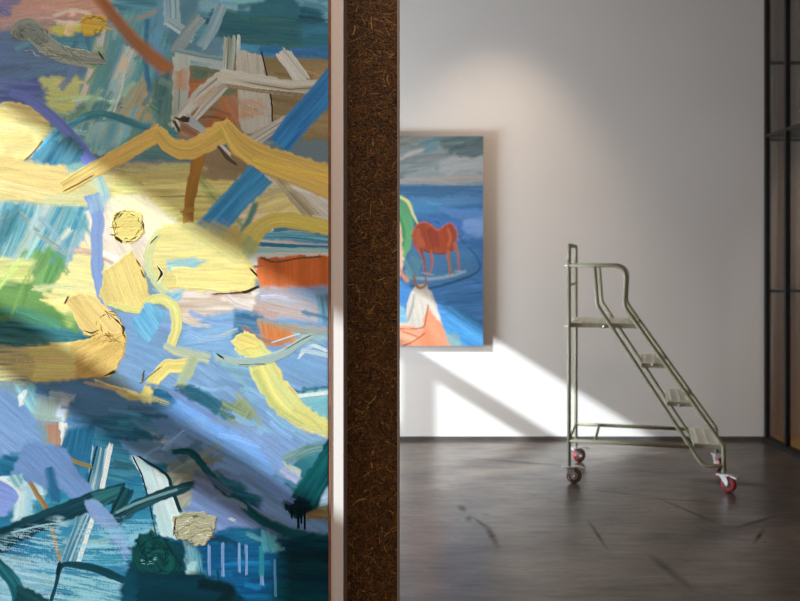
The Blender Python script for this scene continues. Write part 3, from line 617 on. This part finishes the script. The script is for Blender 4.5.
def tube(bm, pts, r, seg=12, fr=0):
    P = fillet(pts, fr) if fr and len(pts) > 2 else [Vector(p) for p in pts]
    rings = []; ref = None
    for i, p in enumerate(P):
        d = (P[min(i+1, len(P)-1)]-P[max(i-1, 0)]).normalized()
        if ref is None: ref = d.orthogonal().normalized()
        ref = (ref-d*ref.dot(d)).normalized(); s = d.cross(ref)
        rings.append([bm.verts.new(p+(ref*math.cos(a)+s*math.sin(a))*r) for a in (2*math.pi*k/seg for k in range(seg))])
    for A, B in zip(rings, rings[1:]):
        for k in range(seg): bm.faces.new((A[k], A[(k+1) % seg], B[(k+1) % seg], B[k]))
    bm.faces.new(rings[0][::-1]); bm.faces.new(rings[-1]); return bm
def lathe(bm, prof, c, axis, seg=28):
    axis = Vector(axis).normalized(); a = axis.orthogonal().normalized(); b = axis.cross(a); c = Vector(c)
    R = [[bm.verts.new(c+axis*h+(a*math.cos(t)+b*math.sin(t))*r) for t in (2*math.pi*k/seg for k in range(seg))] for r, h in prof]
    for A, B in zip(R, R[1:]):
        for k in range(seg): bm.faces.new((A[k], A[(k+1) % seg], B[(k+1) % seg], B[k]))
    bm.faces.new(R[0][::-1]); bm.faces.new(R[-1]); return bm
def slin(r, g, b): return tuple(float(v) for v in lin((r, g, b)))+(1,)
def mat(name, col, rough=.5, metal=0, noise=None, bump=0, bscale=200, spec=.5, stretch=None):
    m = bpy.data.materials.new(name); m.use_nodes = True; nt = m.node_tree; N = nt.nodes; K = nt.links
    b = N['Principled BSDF']; b.inputs['Base Color'].default_value = slin(*col); b.inputs['Roughness'].default_value = rough
    b.inputs['Metallic'].default_value = metal; b.inputs['Specular IOR Level'].default_value = spec
    tc = N.new('ShaderNodeTexCoord'); mp = N.new('ShaderNodeMapping'); K.new(tc.outputs['Object'], mp.inputs[0])
    if stretch: mp.inputs['Scale'].default_value = stretch
    if noise:
        col2, scale = noise
        n = N.new('ShaderNodeTexNoise'); n.inputs['Scale'].default_value = scale; n.inputs['Detail'].default_value = 6
        K.new(mp.outputs[0], n.inputs['Vector'])
        r = N.new('ShaderNodeValToRGB'); r.color_ramp.elements[0].position = .35; r.color_ramp.elements[1].position = .68
        r.color_ramp.elements[0].color = slin(*col); r.color_ramp.elements[1].color = slin(*col2)
        K.new(n.outputs['Fac'], r.inputs[0]); K.new(r.outputs[0], b.inputs['Base Color'])
    if bump:
        n2 = N.new('ShaderNodeTexNoise'); n2.inputs['Scale'].default_value = bscale; K.new(mp.outputs[0], n2.inputs['Vector'])
        bp = N.new('ShaderNodeBump'); bp.inputs['Strength'].default_value = bump; bp.inputs['Distance'].default_value = .002
        K.new(n2.outputs['Fac'], bp.inputs['Height']); K.new(bp.outputs[0], b.inputs['Normal'])
    return m
M_wall = mat('white_plaster', (233, 230, 227), .85, noise=((229, 226, 223), 1.3), bump=.06, bscale=160, spec=.2)
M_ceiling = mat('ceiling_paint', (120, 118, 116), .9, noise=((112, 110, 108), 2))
M_board = mat('white_board', (231, 226, 221), .8, noise=((225, 220, 215), 40), stretch=(1, 1, .02), bump=.05, bscale=300)
M_boardedge = mat('board_edge', (140, 122, 108), .9, noise=((110, 96, 86), 60), stretch=(1, 1, .1))
M_trim = mat('grey_profile', (150, 143, 136), .5, noise=((136, 130, 124), 30), stretch=(1, 1, .1))
M_skirt = mat('dark_skirting', (88, 85, 83), .5, noise=((74, 72, 70), 8))
M_black = mat('black_steel', (30, 27, 26), .45, noise=((22, 20, 20), 20), spec=.4)
M_lad = mat('sage_enamel', (160, 159, 136), .5, noise=((150, 150, 128), 14))
M_step = mat('cream_tread', (250, 246, 230), .6, noise=((240, 236, 218), 60), bump=.15, bscale=300)
M_chrome = mat('zinc_plate', (226, 228, 230), .4, .55, noise=((200, 203, 206), 40))
M_red = mat('red_polyurethane', (150, 16, 36), .35, noise=((120, 12, 28), 20))
M_red_shaded = mat('shaded_red_tread', (74, 34, 36), .5, noise=((56, 30, 30), 30))  # red tread with the shade on one wheel put into its colour
M_hub = mat('cream_hub', (206, 190, 180), .4, noise=((180, 166, 156), 40))
M_grey = mat('dark_hub', (70, 62, 60), .4, noise=((92, 84, 80), 40))
M_wood = mat('pale_oak_floor', (238, 184, 120), .5, noise=((216, 158, 98), 6), stretch=(6, .6, 1))
M_curt = mat('taupe_curtain', (230, 214, 203), .95, noise=((222, 206, 195), 30))
M_raw = mat('raw_canvas_edge', (150, 104, 78), .8, noise=((120, 84, 66), 30), bump=.2, bscale=400)
M_frame = mat('window_frame_paint', (190, 190, 188), .6, noise=((180, 180, 178), 20))
def floor_mat():
    m = bpy.data.materials.new('polished_dark_concrete'); m.use_nodes = True; nt = m.node_tree; N = nt.nodes; K = nt.links
    b = N['Principled BSDF']; tc = N.new('ShaderNodeTexCoord')
    def noise(scale, st, det=6, rot=0):
        mp = N.new('ShaderNodeMapping'); mp.inputs['Scale'].default_value = st; mp.inputs['Rotation'].default_value = (0, 0, rot); K.new(tc.outputs['Object'], mp.inputs[0])
        n = N.new('ShaderNodeTexNoise'); n.inputs['Scale'].default_value = scale; n.inputs['Detail'].default_value = det; n.inputs['Roughness'].default_value = .62
        K.new(mp.outputs[0], n.inputs['Vector']); return n.outputs['Fac']
    a = noise(1.5, (1, 1.6, 1)); c = noise(9, (.5, 2.0, 1), rot=.25); f = noise(60, (.4, 1, 1))
    def math_(op, x, y):
        q = N.new('ShaderNodeMath'); q.operation = op
        for i, v in enumerate((x, y)):
            if isinstance(v, (int, float)): q.inputs[i].default_value = v
            else: K.new(v, q.inputs[i])
        return q.outputs[0]
    scf = 0.0
    mixv = math_('ADD', math_('MULTIPLY', a, .5), math_('ADD', math_('MULTIPLY', c, .35), math_('MULTIPLY', f, .15)))
    r = N.new('ShaderNodeValToRGB'); E = r.color_ramp.elements
    E[0].position = .40; E[0].color = slin(42, 32, 26); E[1].position = .60; E[1].color = slin(114, 99, 88)
    K.new(mixv, r.inputs[0]); col = r.outputs[0]
    # scuffs that stand on the floor: (x, y, rotation, half length, half width, depth of tone)
    for x, y, rz, hl, hw, k in ((.375, 5.95, .1, .10, .035, .5), (.40, 5.72, -.1, .10, .03, .35), (.50, 5.36, .05, .26, .03, .5), (.46, 5.62, .25, .16, .02, .4),
                                (1.08, 5.4, -.02, .36, .018, .5), (1.30, 4.75, .1, .35, .04, .4), (1.95, 5.35, -.5, .2, .02, .6), (1.72, 5.9, .3, .45, .02, .45), (2.05, 5.65, -.9, .25, .03, .5), (2.3, 6.6, 1.2, .4, .12, .35),
                                (1.75, 6.15, 1.3, .4, .02, .35), (1.4, 6.35, 1.1, .3, .025, .3), (.9, 7.3, 1.2, .5, .05, .3)):
        vm = N.new('ShaderNodeMapping'); vm.vector_type = 'TEXTURE'; K.new(tc.outputs['Object'], vm.inputs[0])
        vm.inputs['Location'].default_value = (x, y, 0); vm.inputs['Rotation'].default_value = (0, 0, rz); vm.inputs['Scale'].default_value = (hw, hl, 1)
        g = N.new('ShaderNodeTexGradient'); g.gradient_type = 'SPHERICAL'; K.new(vm.outputs[0], g.inputs[0])
        fac = math_('MULTIPLY', math_('MULTIPLY', g.outputs['Fac'], k), math_('ADD', math_('MULTIPLY', c, 3.2), -.5))
        scf = math_('ADD', fac, scf)
        mx = N.new('ShaderNodeMix'); mx.data_type = 'RGBA'; K.new(fac, mx.inputs[0]); K.new(col, mx.inputs[6]); mx.inputs[7].default_value = slin(16, 13, 12)
        col = mx.outputs[2]
    K.new(col, b.inputs['Base Color'])
    rr = N.new('ShaderNodeMapRange'); rr.inputs['From Min'].default_value = .35; rr.inputs['From Max'].default_value = .65
    rr.inputs['To Min'].default_value = .36; rr.inputs['To Max'].default_value = .26; K.new(mixv, rr.inputs[0]); K.new(math_('ADD', rr.outputs[0], math_('MULTIPLY', scf, .55)), b.inputs['Roughness'])
    K.new(math_('SUBTRACT', .5, math_('MULTIPLY', scf, .5)), b.inputs['Specular IOR Level'])
    b.inputs['IOR'].default_value = 1.95
    bp = N.new('ShaderNodeBump'); bp.inputs['Strength'].default_value = .14; bp.inputs['Distance'].default_value = .004
    K.new(c, bp.inputs['Height']); K.new(bp.outputs[0], b.inputs['Normal'])
    return m
M_floor = floor_mat()
def glass_mat():
    m = bpy.data.materials.new('clear_glass'); m.use_nodes = True; N = m.node_tree.nodes; K = m.node_tree.links
    N.remove(N['Principled BSDF']); t = N.new('ShaderNodeBsdfTransparent'); t.inputs[0].default_value = (.93, .95, .94, 1)
    g = N.new('ShaderNodeBsdfGlossy'); g.inputs['Roughness'].default_value = .02
    lw = N.new('ShaderNodeLayerWeight'); lw.inputs[0].default_value = .5
    pw_ = N.new('ShaderNodeMath'); pw_.operation = 'POWER'; K.new(lw.outputs['Facing'], pw_.inputs[0]); pw_.inputs[1].default_value = 5
    mr = N.new('ShaderNodeMapRange'); K.new(pw_.outputs[0], mr.inputs[0]); mr.inputs['To Min'].default_value = .02; mr.inputs['To Max'].default_value = .5
    mx = N.new('ShaderNodeMixShader'); K.new(mr.outputs[0], mx.inputs[0]); K.new(t.outputs[0], mx.inputs[1]); K.new(g.outputs[0], mx.inputs[2])
    K.new(mx.outputs[0], N['Material Output'].inputs[0]); return m
M_glass = glass_mat()
def paint_mat(name, rough=.42, spec=.35, weave=420):
    m = bpy.data.materials.new(name); m.use_nodes = True; N = m.node_tree.nodes; K = m.node_tree.links; b = N['Principled BSDF']
    at = N.new('ShaderNodeAttribute'); at.attribute_name = 'paint'; tc = N.new('ShaderNodeTexCoord')
    w = N.new('ShaderNodeTexNoise'); w.inputs['Scale'].default_value = weave; w.inputs['Detail'].default_value = 1; K.new(tc.outputs['Object'], w.inputs['Vector'])
    mr = N.new('ShaderNodeMapRange'); mr.inputs['From Min'].default_value = .25; mr.inputs['From Max'].default_value = .75; mr.inputs['To Min'].default_value = .93; mr.inputs['To Max'].default_value = 1.06
    K.new(w.outputs['Fac'], mr.inputs[0])
    vm = N.new('ShaderNodeVectorMath'); vm.operation = 'SCALE'; K.new(at.outputs['Color'], vm.inputs[0]); K.new(mr.outputs[0], vm.inputs['Scale'])
    K.new(vm.outputs[0], b.inputs['Base Color']); b.inputs['Roughness'].default_value = rough; b.inputs['Specular IOR Level'].default_value = spec
    return m
M_oil = paint_mat('oil_paint', .5, .14); M_osb = paint_mat('strand_board', .55, .3, 300); M_oil2 = paint_mat('seascape_oil_paint', .5, .25, 120)
def relief(name, verts, nx, ny, col, m, parent=None):       # a grid mesh with its own paint colour per point
    me = bpy.data.meshes.new(name)
    i = np.arange(ny-1)[:, None]*nx+np.arange(nx-1)[None, :]
    q = np.stack([i, i+1, i+1+nx, i+nx], -1).reshape(-1, 4)
    me.vertices.add(nx*ny); me.vertices.foreach_set('co', verts.astype(np.float32).ravel())
    me.loops.add(q.size); me.loops.foreach_set('vertex_index', q.ravel().astype(np.int32))
    me.polygons.add(len(q)); me.polygons.foreach_set('loop_start', np.arange(0, q.size, 4, dtype=np.int32)); me.polygons.foreach_set('loop_total', np.full(len(q), 4, np.int32))
    me.polygons.foreach_set('use_smooth', np.ones(len(q), bool)); me.update(calc_edges=True)
    at = me.color_attributes.new('paint', 'FLOAT_COLOR', 'POINT')
    at.data.foreach_set('color', np.hstack([col, np.ones((len(col), 1))]).astype(np.float32).ravel())
    me.materials.append(m); o = bpy.data.objects.new(name, me); COL.objects.link(o)
    if parent: o.parent = parent
    return o
# ---- room shell ------------------------------------------------------------------------------
YB, XW, XG, H = 8.2, -4.0, 3.05, 4.5
tag(obj('floor', box(bmesh.new(), -4.2, 3.05, -5, 8.4, -.1, 0), M_floor), kind='structure')
tag(obj('floor_glass_room', box(bmesh.new(), 3.05, 5.6, 3.8, 8.55, -.1, .004), M_wood), kind='structure')
tag(obj('ceiling', box(bmesh.new(), -4.2, 5.6, -5, 8.55, H, H+.1), M_ceiling), kind='structure')
tag(obj('wall_back', box(bmesh.new(), -4.2, XG-.02, YB, YB+.2, 0, H), M_wall), kind='structure')
tag(obj('wall_rear', box(bmesh.new(), -4.2, 5.6, -5.2, -5, 0, H), M_ceiling), kind='structure')
tag(obj('baseboard_back', box(bmesh.new(), -4, XG-.03, YB-.012, YB, 0, .032), M_skirt), kind='structure')
bm = bmesh.new()                                            # window wall with two high bays
Z0, Z1, Z2, BAYS = 2.63, 3.875, 3.945, ((-3.2, 1.6), (3.70, 7.9))
box(bm, XW-.2, XW, -5, 1.6, 0, 2.0); box(bm, XW-.2, XW, 1.6, YB+.2, 0, Z0); box(bm, XW-.2, XW, -5, 1.6, Z1, H); box(bm, XW-.2, XW, 1.6, YB+.2, Z2, H)
box(bm, XW-.2, XW, -5, -3.2, 2.0, Z1)
for a, b_ in ((1.6, 3.70), (7.9, YB+.2)): box(bm, XW-.2, XW, a, b_, Z0, Z2)
tag(obj('wall_left', bm, M_wall), kind='structure')
for n, (a, b_), mul in ((1, BAYS[0], ((-1.7, -1.5), (-.1, .14))), (2, BAYS[1], ((4.28, 4.41), (5.474, 5.64), (6.75, 6.9)))):
    bm = bmesh.new(); box(bm, XW-.04, XW, a, b_, *((3.105, 3.25) if n == 1 else (3.19, 3.335)))
    for q in mul: box(bm, XW-.04, XW, q[0], q[1], *((2.0, 3.11) if n == 1 else (Z0, 3.195)))
    tag(obj('window_%d' % n, bm, M_frame), kind='structure')
tag(obj('wall_right', box(bmesh.new(), 5.4, 5.6, -5, 8.55, 0, H), M_ceiling), kind='structure')
# ---- glazed partition on the right and the room beyond ---------------------------------------
gp = empty('glass_partition', (XG, YB, 0)); tag(gp, 'black steel framed glass partition at the right edge, running from the back wall towards the viewer', 'partition')
def gpart(name, m, *a):
    bm = bmesh.new()
    for q in a: box(bm, q[0]-XG, q[1]-XG, q[2]-YB, q[3]-YB, q[4], q[5])
    return obj(name, bm, m, gp)
gpart('post', M_black, (XG-.018, XG+.018, YB-.036, YB, 0, H))
for y in (7.76, 7.3, 6.5, 5.6, 4.7, 3.8): gpart('post', M_black, (XG-.02, XG+.02, y-.02, y+.02, 0, H))
gpart('bottom_rail', M_black, (XG-.05, XG+.03, 3.8, YB-.04, 0, .035))
gpart('top_rail', M_black, (XG-.02, XG+.02, 3.8, YB-.04, H-.05, H-.002))
gpart('transom', M_black, (XG-.015, XG+.015, 3.82, YB-.04, 2.515, 2.54))
ys = [3.8, 4.7, 5.6, 6.5, 7.3, 7.76, YB-.016]
for a, b_ in zip(ys, ys[1:]): gpart('glass_pane', M_glass, (XG-.004, XG+.004, a+.02, b_-.02, .035, 2.515), (XG-.004, XG+.004, a+.02, b_-.02, 2.54, H-.05))
# the far window of the glass room: frame bars in line with the back wall, curtain behind
wf = empty('steel_window_frame', (4.2, YB, 0)); tag(wf, 'black steel window frame with horizontal glazing bars in front of the taupe curtain', 'window frame')
def wpart(name, *q):
    bm = bmesh.new(); box(bm, q[0]-4.2, q[1]-4.2, q[2]-YB, q[3]-YB, q[4], q[5]); return obj(name, bm, M_black, wf)
for z in (3.14, 2.50, 1.242): wpart('glazing_bar', XG+.03, 5.4, YB-.015, YB+.015, z-.013, z+.013)
for x in (4.2, 5.3): wpart('mullion', x-.02, x+.02, YB-.02, YB+.02, .005, H)
tag(obj('steel_ledge', box(bmesh.new(), XG+.02, 3.4, 7.3, YB-.02, 2.516, 2.532), M_black), 'dark steel ledge plate fixed high inside the glass room at the right edge', 'ledge')
bm = bmesh.new(); n = 180
vs = [[bm.verts.new((XG+.04+2.3*i/n, YB+.16+.022*math.sin(i*.75+1.5*math.sin(i*.11))+.01*math.sin(i*.31), z)) for z in (.006, H-.03)] for i in range(n+1)]
for A, B in zip(vs, vs[1:]): bm.faces.new((A[0], B[0], B[1], A[1]))
cu = obj('curtain', bm, M_curt, smooth=True); so = cu.modifiers.new('thick', 'SOLIDIFY'); so.thickness = .004
tag(cu, 'taupe full-height curtain hanging behind the black steel frame at far right', 'curtain')
tag(obj('wall_beyond', box(bmesh.new(), XG-.02, 5.6, YB+.25, YB+.35, 0, H), M_wall), kind='structure')
# ---- free-standing partition wall with a strand board end ------------------------------------
TH = 0.0; u = Vector((-math.cos(TH), math.sin(TH), 0)); v = Vector((math.sin(TH), math.cos(TH), 0))
C0 = Vector((-.144, 2.5, 0)); LT, TK, PL, PH, OW = .16, .28, 2.6, 3.3, .136      # lining depth, total depth, length, height, width of bare board
pw = empty('wall_middle', C0, 0); tag(pw, kind='structure')
pw.rotation_euler = (0, 0, math.atan2(u.y, u.x))            # local +x runs left along the wall, local -y is into its thickness
# local axes: x = u, y = z cross u
ly = Vector((0, 0, 1)).cross(u); SG = 1 if ly.dot(v) > 0 else -1
def pbox(x0, x1, d0, d1, z0, z1, bm=None):
    bm = bm or bmesh.new(); a, b_ = sorted((SG*d0, SG*d1)); return box(bm, x0, x1, a, b_, z0, z1)
obj('white_lining', pbox(0, PL, 0, LT, 0, PH), M_board, pw)
obj('edge_profile', pbox(-.002, -.0001, .0005, LT, 0, PH), M_boardedge, pw)
obj('edge_profile', pbox(-OW-.0072, -OW, LT-.002, TK, 0, PH), M_trim, pw)
obj('board_core', pbox(-OW+.0002, PL, LT+.002, TK, 0, PH-.002), M_raw, pw)
st = .0014; ny, nz = int((OW-.002)/st), int(PH/st)
osb = np.tile(lin((70, 46, 26)).astype(np.float32), (nz, ny, 1)); oh = np.zeros((nz, ny), np.float32)
rs = np.random.RandomState(11); tones = [lin(c)*1.0 for c in ((106, 68, 32), (142, 98, 50), (78, 48, 22), (34, 21, 11), (176, 134, 86), (112, 66, 26), (54, 34, 18), (92, 66, 40))]
OT = np.array((.90, 1.04, 1.0)); NS = 34000
cy = rs.rand(NS)*ny; cz = rs.rand(NS)*nz; ln = (rs.rand(NS)**2.4*24+5); wi = rs.rand(NS)**2.2*1.2+.45; an = rs.rand(NS)*math.pi
ti = rs.choice(8, NS, p=[.18, .07, .22, .19, .02, .12, .12, .08]); cv = (rs.rand(NS)-.5)*.12
for k in range(NS):
    ca, sa = math.cos(an[k]), math.sin(an[k]); hl, hw = ln[k]/2, wi[k]
    ex, ez = abs(ca)*hl+abs(sa)*hw+2, abs(sa)*hl+abs(ca)*hw+2
    a0, a1 = max(0, int(cy[k]-ex)), min(ny, int(cy[k]+ex)+1); b0, b1 = max(0, int(cz[k]-ez)), min(nz, int(cz[k]+ez)+1)
    if a1 <= a0 or b1 <= b0: continue
    gx = np.arange(a0, a1)[None, :]-cy[k]; gz = np.arange(b0, b1)[:, None]-cz[k]
    t = gx*ca+gz*sa; d = -gx*sa+gz*ca+cv[k]*t*t*.5
    al = (np.clip(hw-np.abs(d)+.3, 0, 1)*np.clip(hl-np.abs(t)+.5, 0, 1))[..., None]*.85
    cc = tones[ti[k]]*(.8+.4*((k*37) % 100)/100)*OT
    osb[b0:b1, a0:a1] = osb[b0:b1, a0:a1]*(1-al)+cc*al
    oh[b0:b1, a0:a1] = oh[b0:b1, a0:a1]*(1-al[..., 0])+al[..., 0]*((k*53) % 100)/100
yy, zz = np.meshgrid(-.002-(OW-.002)*np.arange(ny)/(ny-1), PH*np.arange(nz)/(nz-1))
relief('strand_board', np.stack([yy, SG*(LT-oh*.0016), zz], -1).reshape(-1, 3), ny, nz, osb.reshape(-1, 3), M_osb, pw)
# ---- the large painting hung on the partition ------------------------------------------------
PX0, PX1, PZ0, PZ1, PT = .0375, 1.40, .42, 2.40, .006
ap = empty('abstract_painting', C0+u*(PX0+PX1)/2+Vector((0, 0, PZ0)), pw.rotation_euler.z)
tag(ap, 'large abstract oil painting in blue, yellow and orange strokes, hung on the foreground partition', 'painting')
hw = (PX1-PX0)/2
st = .0017; nx, nz = int((PX1-PX0)/st), int((PZ1-PZ0)/st)
su, sz = np.meshgrid(PX0+(PX1-PX0)*np.arange(nx)/(nx-1), PZ0+(PZ1-PZ0)*np.arange(nz)/(nz-1))
FR = C0-v*PT                                                # front face starts here
wx = FR.x+u.x*su; wy = FR.y+u.y*su
SX = 400+F*wx/wy; SY = 260+F*(1.5-sz)/wy                    # sketch coordinates of each point of the canvas
RX = SX[0].max(); SX = SX-(RX-328.6)
SX = np.where(SX < -6, -12-SX, SX); SY = np.where(SY < -6, -12-SY, SY); SY = np.where(SY > 607, 1214-SY, SY)
pt = Painter(SX, SY); paint_abstract(pt)
edge = np.minimum(np.minimum(su-PX0, PX1-su), np.minimum(sz-PZ0, PZ1-sz)); fall = 1-np.clip(edge/.006, 0, 1)
relief('canvas', np.stack([su-PX0-hw, -SG*(PT+.001*pt.H.reshape(nz, nx)*1.1-.0012*fall**2), sz-PZ0], -1).reshape(-1, 3), nx, nz, pt.C, M_oil, ap)
bm = bmesh.new(); fw, ya, yb = .0062, *sorted((-SG*.0003, -SG*.0042)); zz_ = PZ1-PZ0
for q in ((-hw-fw, -hw, 0, zz_), (hw, hw+fw, 0, zz_), (-hw-fw, hw+fw, -fw, 0), (-hw-fw, hw+fw, zz_, zz_+fw)): box(bm, q[0], q[1], ya, yb, q[2], q[3])
obj('frame', bm, M_raw, ap)
# ---- the seaside painting on the back wall ---------------------------------------------------
k8 = 8.2/F; HX0, HX1 = -.45, 83*k8*.995; HZ0, HZ1, HT = 1.5-86*k8*.993, 1.5+124*k8*.993, .055
hp = empty('horse_painting', ((HX0+HX1)/2, YB, HZ0)); tag(hp, 'seaside oil painting of a brown horse in blue water, hung on the white back wall', 'painting')
st = .0045; nx, nz = int((HX1-HX0)/st), int((HZ1-HZ0)/st); hw = (HX1-HX0)/2
gx, gz = np.meshgrid(np.linspace(HX0, HX1, nx), np.linspace(HZ0, HZ1, nz))
p2 = Painter(400+gx*F/8.15, 260+(1.5-gz)*F/8.15); paint_horse(p2)
relief('canvas', np.stack([gx-(HX0+HX1)/2, -(HT+p2.H.reshape(nz, nx)*.0008), gz-HZ0], -1).reshape(-1, 3), nx, nz, p2.C, M_oil2, hp)
obj('stretcher', box(bmesh.new(), -hw, hw, -HT+.0015, -.012, 0, HZ1-HZ0), mat('painted_edge', (60, 66, 74), .7, noise=((84, 70, 62), 12)), hp)
# ---- the rolling ladder ----------------------------------------------------------------------
LO = Vector((1.137, 6.625, 0)); lv = Vector((math.cos(math.radians(13.9)), -math.sin(math.radians(13.9)), 0)); WID = .69
rl = empty('rolling_ladder', LO, math.atan2(lv.y, lv.x)); tag(rl, 'sage green tubular platform ladder with cream treads, on red castor wheels before the back wall', 'ladder')
def near(px, py):
    k = (px-400)/F; s = (LO.x-k*LO.y)/(k*lv.y-lv.x); d = LO.y+s*lv.y; return s, 1.5-(py-260)*d/F
TR = .0132
for wy_ in (0, WID):
    obj('post', tube(bmesh.new(), [(0, wy_, .115), (0, wy_, 1.495)], TR), M_lad, rl, True)
obj('top_loop', tube(bmesh.new(), [(0, 0, 1.49), (0, 0, 1.60), (0, WID, 1.60), (0, WID, 1.49)], TR, fr=.12), M_lad, rl, True)
obj('cross_bar', tube(bmesh.new(), [(0, 0, 1.33), (0, WID, 1.33)], .008), M_lad, rl, True)
obj('cross_bar', tube(bmesh.new(), [(0, 0, .286), (0, WID, .286)], .009), M_lad, rl, True)
obj('cross_bar', tube(bmesh.new(), [(.17, 0, .286), (.17, WID, .286)], .010), M_lad, rl, True)
hr = [near(*q) for q in ((568, 265.5), (626.5, 265.5), (624, 306), (723.5, 446), (724, 473))]
hs = [near(*q) for q in ((594.5, 266), (597.4, 305.5), (703, 466), (723.5, 466))]
for wy_ in (0, WID):
    s = [(a, wy_, z) for a, z in hr]; s[0] = (0, wy_, s[0][2])
    obj('handrail', tube(bmesh.new(), s, TR*1.05, fr=[0, .09, .12, .05, 0]), M_lad, rl, True)
    s = [(a, wy_, z) for a, z in hs]
    obj('stringer', tube(bmesh.new(), s, TR, fr=[0, .10, .08, 0]), M_lad, rl, True)
    e = near(693, 445)
    obj('base_rail', tube(bmesh.new(), [(0, wy_, .286), (e[0], wy_, .28)], TR), M_lad, rl, True)
    for z in (1.055, 1.463): obj('bolt', lathe(bmesh.new(), [(.004, -.03), (.004, -.012), (.008, -.012), (.008, 0)], (0, wy_, z), (1, 0, 0), 8), M_chrome, rl, True)
def tread(name, s0, s1, z, nrib, inset=.012, lip=.03):
    bm = bmesh.new(); e = .0025
    for q in ((s0, s1, inset-.004, inset), (s0, s1, WID-inset, WID-inset+.004)): box(bm, *q, z-lip, z-.001)
    for q in ((s0, s0+.003), (s1-.003, s1)): box(bm, *q, inset-.001, WID-inset+.001, z-lip, z-.001)
    fr = obj(name+'_frame', bm, M_lad, rl)
    bm = bmesh.new(); box(bm, s0+.0031, s1-.0031, inset+.0001, WID-inset-.0001, z-.004, z, .001)
    for i in range(nrib):
        x = s0+(s1-s0)*(i+.5)/nrib
        for j in range(9):
            y = .05+(WID-.1)*j/9; box(bm, x-.006, x+.006, y, y+(WID-.1)/9*.7, z-.001, z+.0025)
    return obj(name, bm, M_step, rl)
tread('platform', .006, near(638.5, 325)[0], 1.077, 9)
for x0, x1, y in ((641.5, 666, 363.5), (667, 692.5, 402), (694, 722.5, 444.5)): tread('step', near(x0, y)[0], near(x1, y)[0], near((x0+x1)/2, y)[1], 3)
for s, z in ((.545, .81), (.715, .545), (.23, 1.055)):
    obj('bracket', lathe(bmesh.new(), [(.010, -.006), (.010, 0)], (s, .008, z), (0, 1, 0), 12), M_chrome, rl, True)
def caster(s, w_, rz, tread_m, hub_m, front):
    r = .05; bm = bmesh.new()
    box(bm, -.035, .035, -.03, .03, .106, .111, .001); lathe(bm, [(.018, .096), (.018, .106)], (0, 0, 0), (0, 0, 1), 16)
    for sy in (-1, 1):
        q = [bm.verts.new((x, sy*.021+dy, z)) for dy in (-.0015, .0015) for x, z in ((-.022, .100), (.026, .100), (.043, .044), (.023, .044))]
        bm.faces.new(q[:4]); bm.faces.new(q[4:]); 
        for i in range(4): bm.faces.new((q[i], q[(i+1) % 4], q[4+(i+1) % 4], q[4+i]))
    box(bm, -.024, .028, -.0225, .0225, .094, .099)
    c = obj('caster', bm, M_chrome, rl); c.location = (s, w_, 0); c.rotation_euler = (0, 0, rz)
    ax = (.033, 0, .0505)
    obj('wheel', lathe(bmesh.new(), [(.038, -.014), (.047, -.014), (.05, -.010), (.05, .010), (.047, .014), (.038, .014)], ax, (0, 1, 0), 36), tread_m, c, True)
    obj('wheel_disc', lathe(bmesh.new(), [(.014, -.017), (.018, -.0155), (.032, -.013), (.041, -.0148), (.041, .0148), (.032, .013), (.018, .0155), (.014, .017)], ax, (0, 1, 0), 30), hub_m, c, True)
    obj('axle', lathe(bmesh.new(), [(.007, -.027), (.008, -.023), (.008, .023), (.007, .027)], ax, (0, 1, 0), 12), M_chrome, c, True)
    bm = bmesh.new(); sx = -1 if front else 1
    for x0, x1, w0, z0, z1 in ((-.045, .055, .024, .104, .108), (.055, .10, .032, .108, .098)):
        q = [bm.verts.new((x, y, z+dz)) for dz in (0, .007) for x, y, z in ((x0, -w0, z0), (x1, -w0, z1), (x1, w0, z1), (x0, w0, z0))]
        bm.faces.new(q[:4]); bm.faces.new(q[4:])
        for i in range(4): bm.faces.new((q[i], q[(i+1) % 4], q[4+(i+1) % 4], q[4+i]))
    obj('brake_pedal', bm, M_chrome, c)
caster(0, 0, .25, M_red_shaded, M_hub, 0); caster(0, WID, .75, M_red, M_hub, 0)
sF = hr[-1][0]
caster(sF, 0, -.55, M_red, M_grey, 0); caster(sF, WID, -1.25, M_red, M_hub, 0)
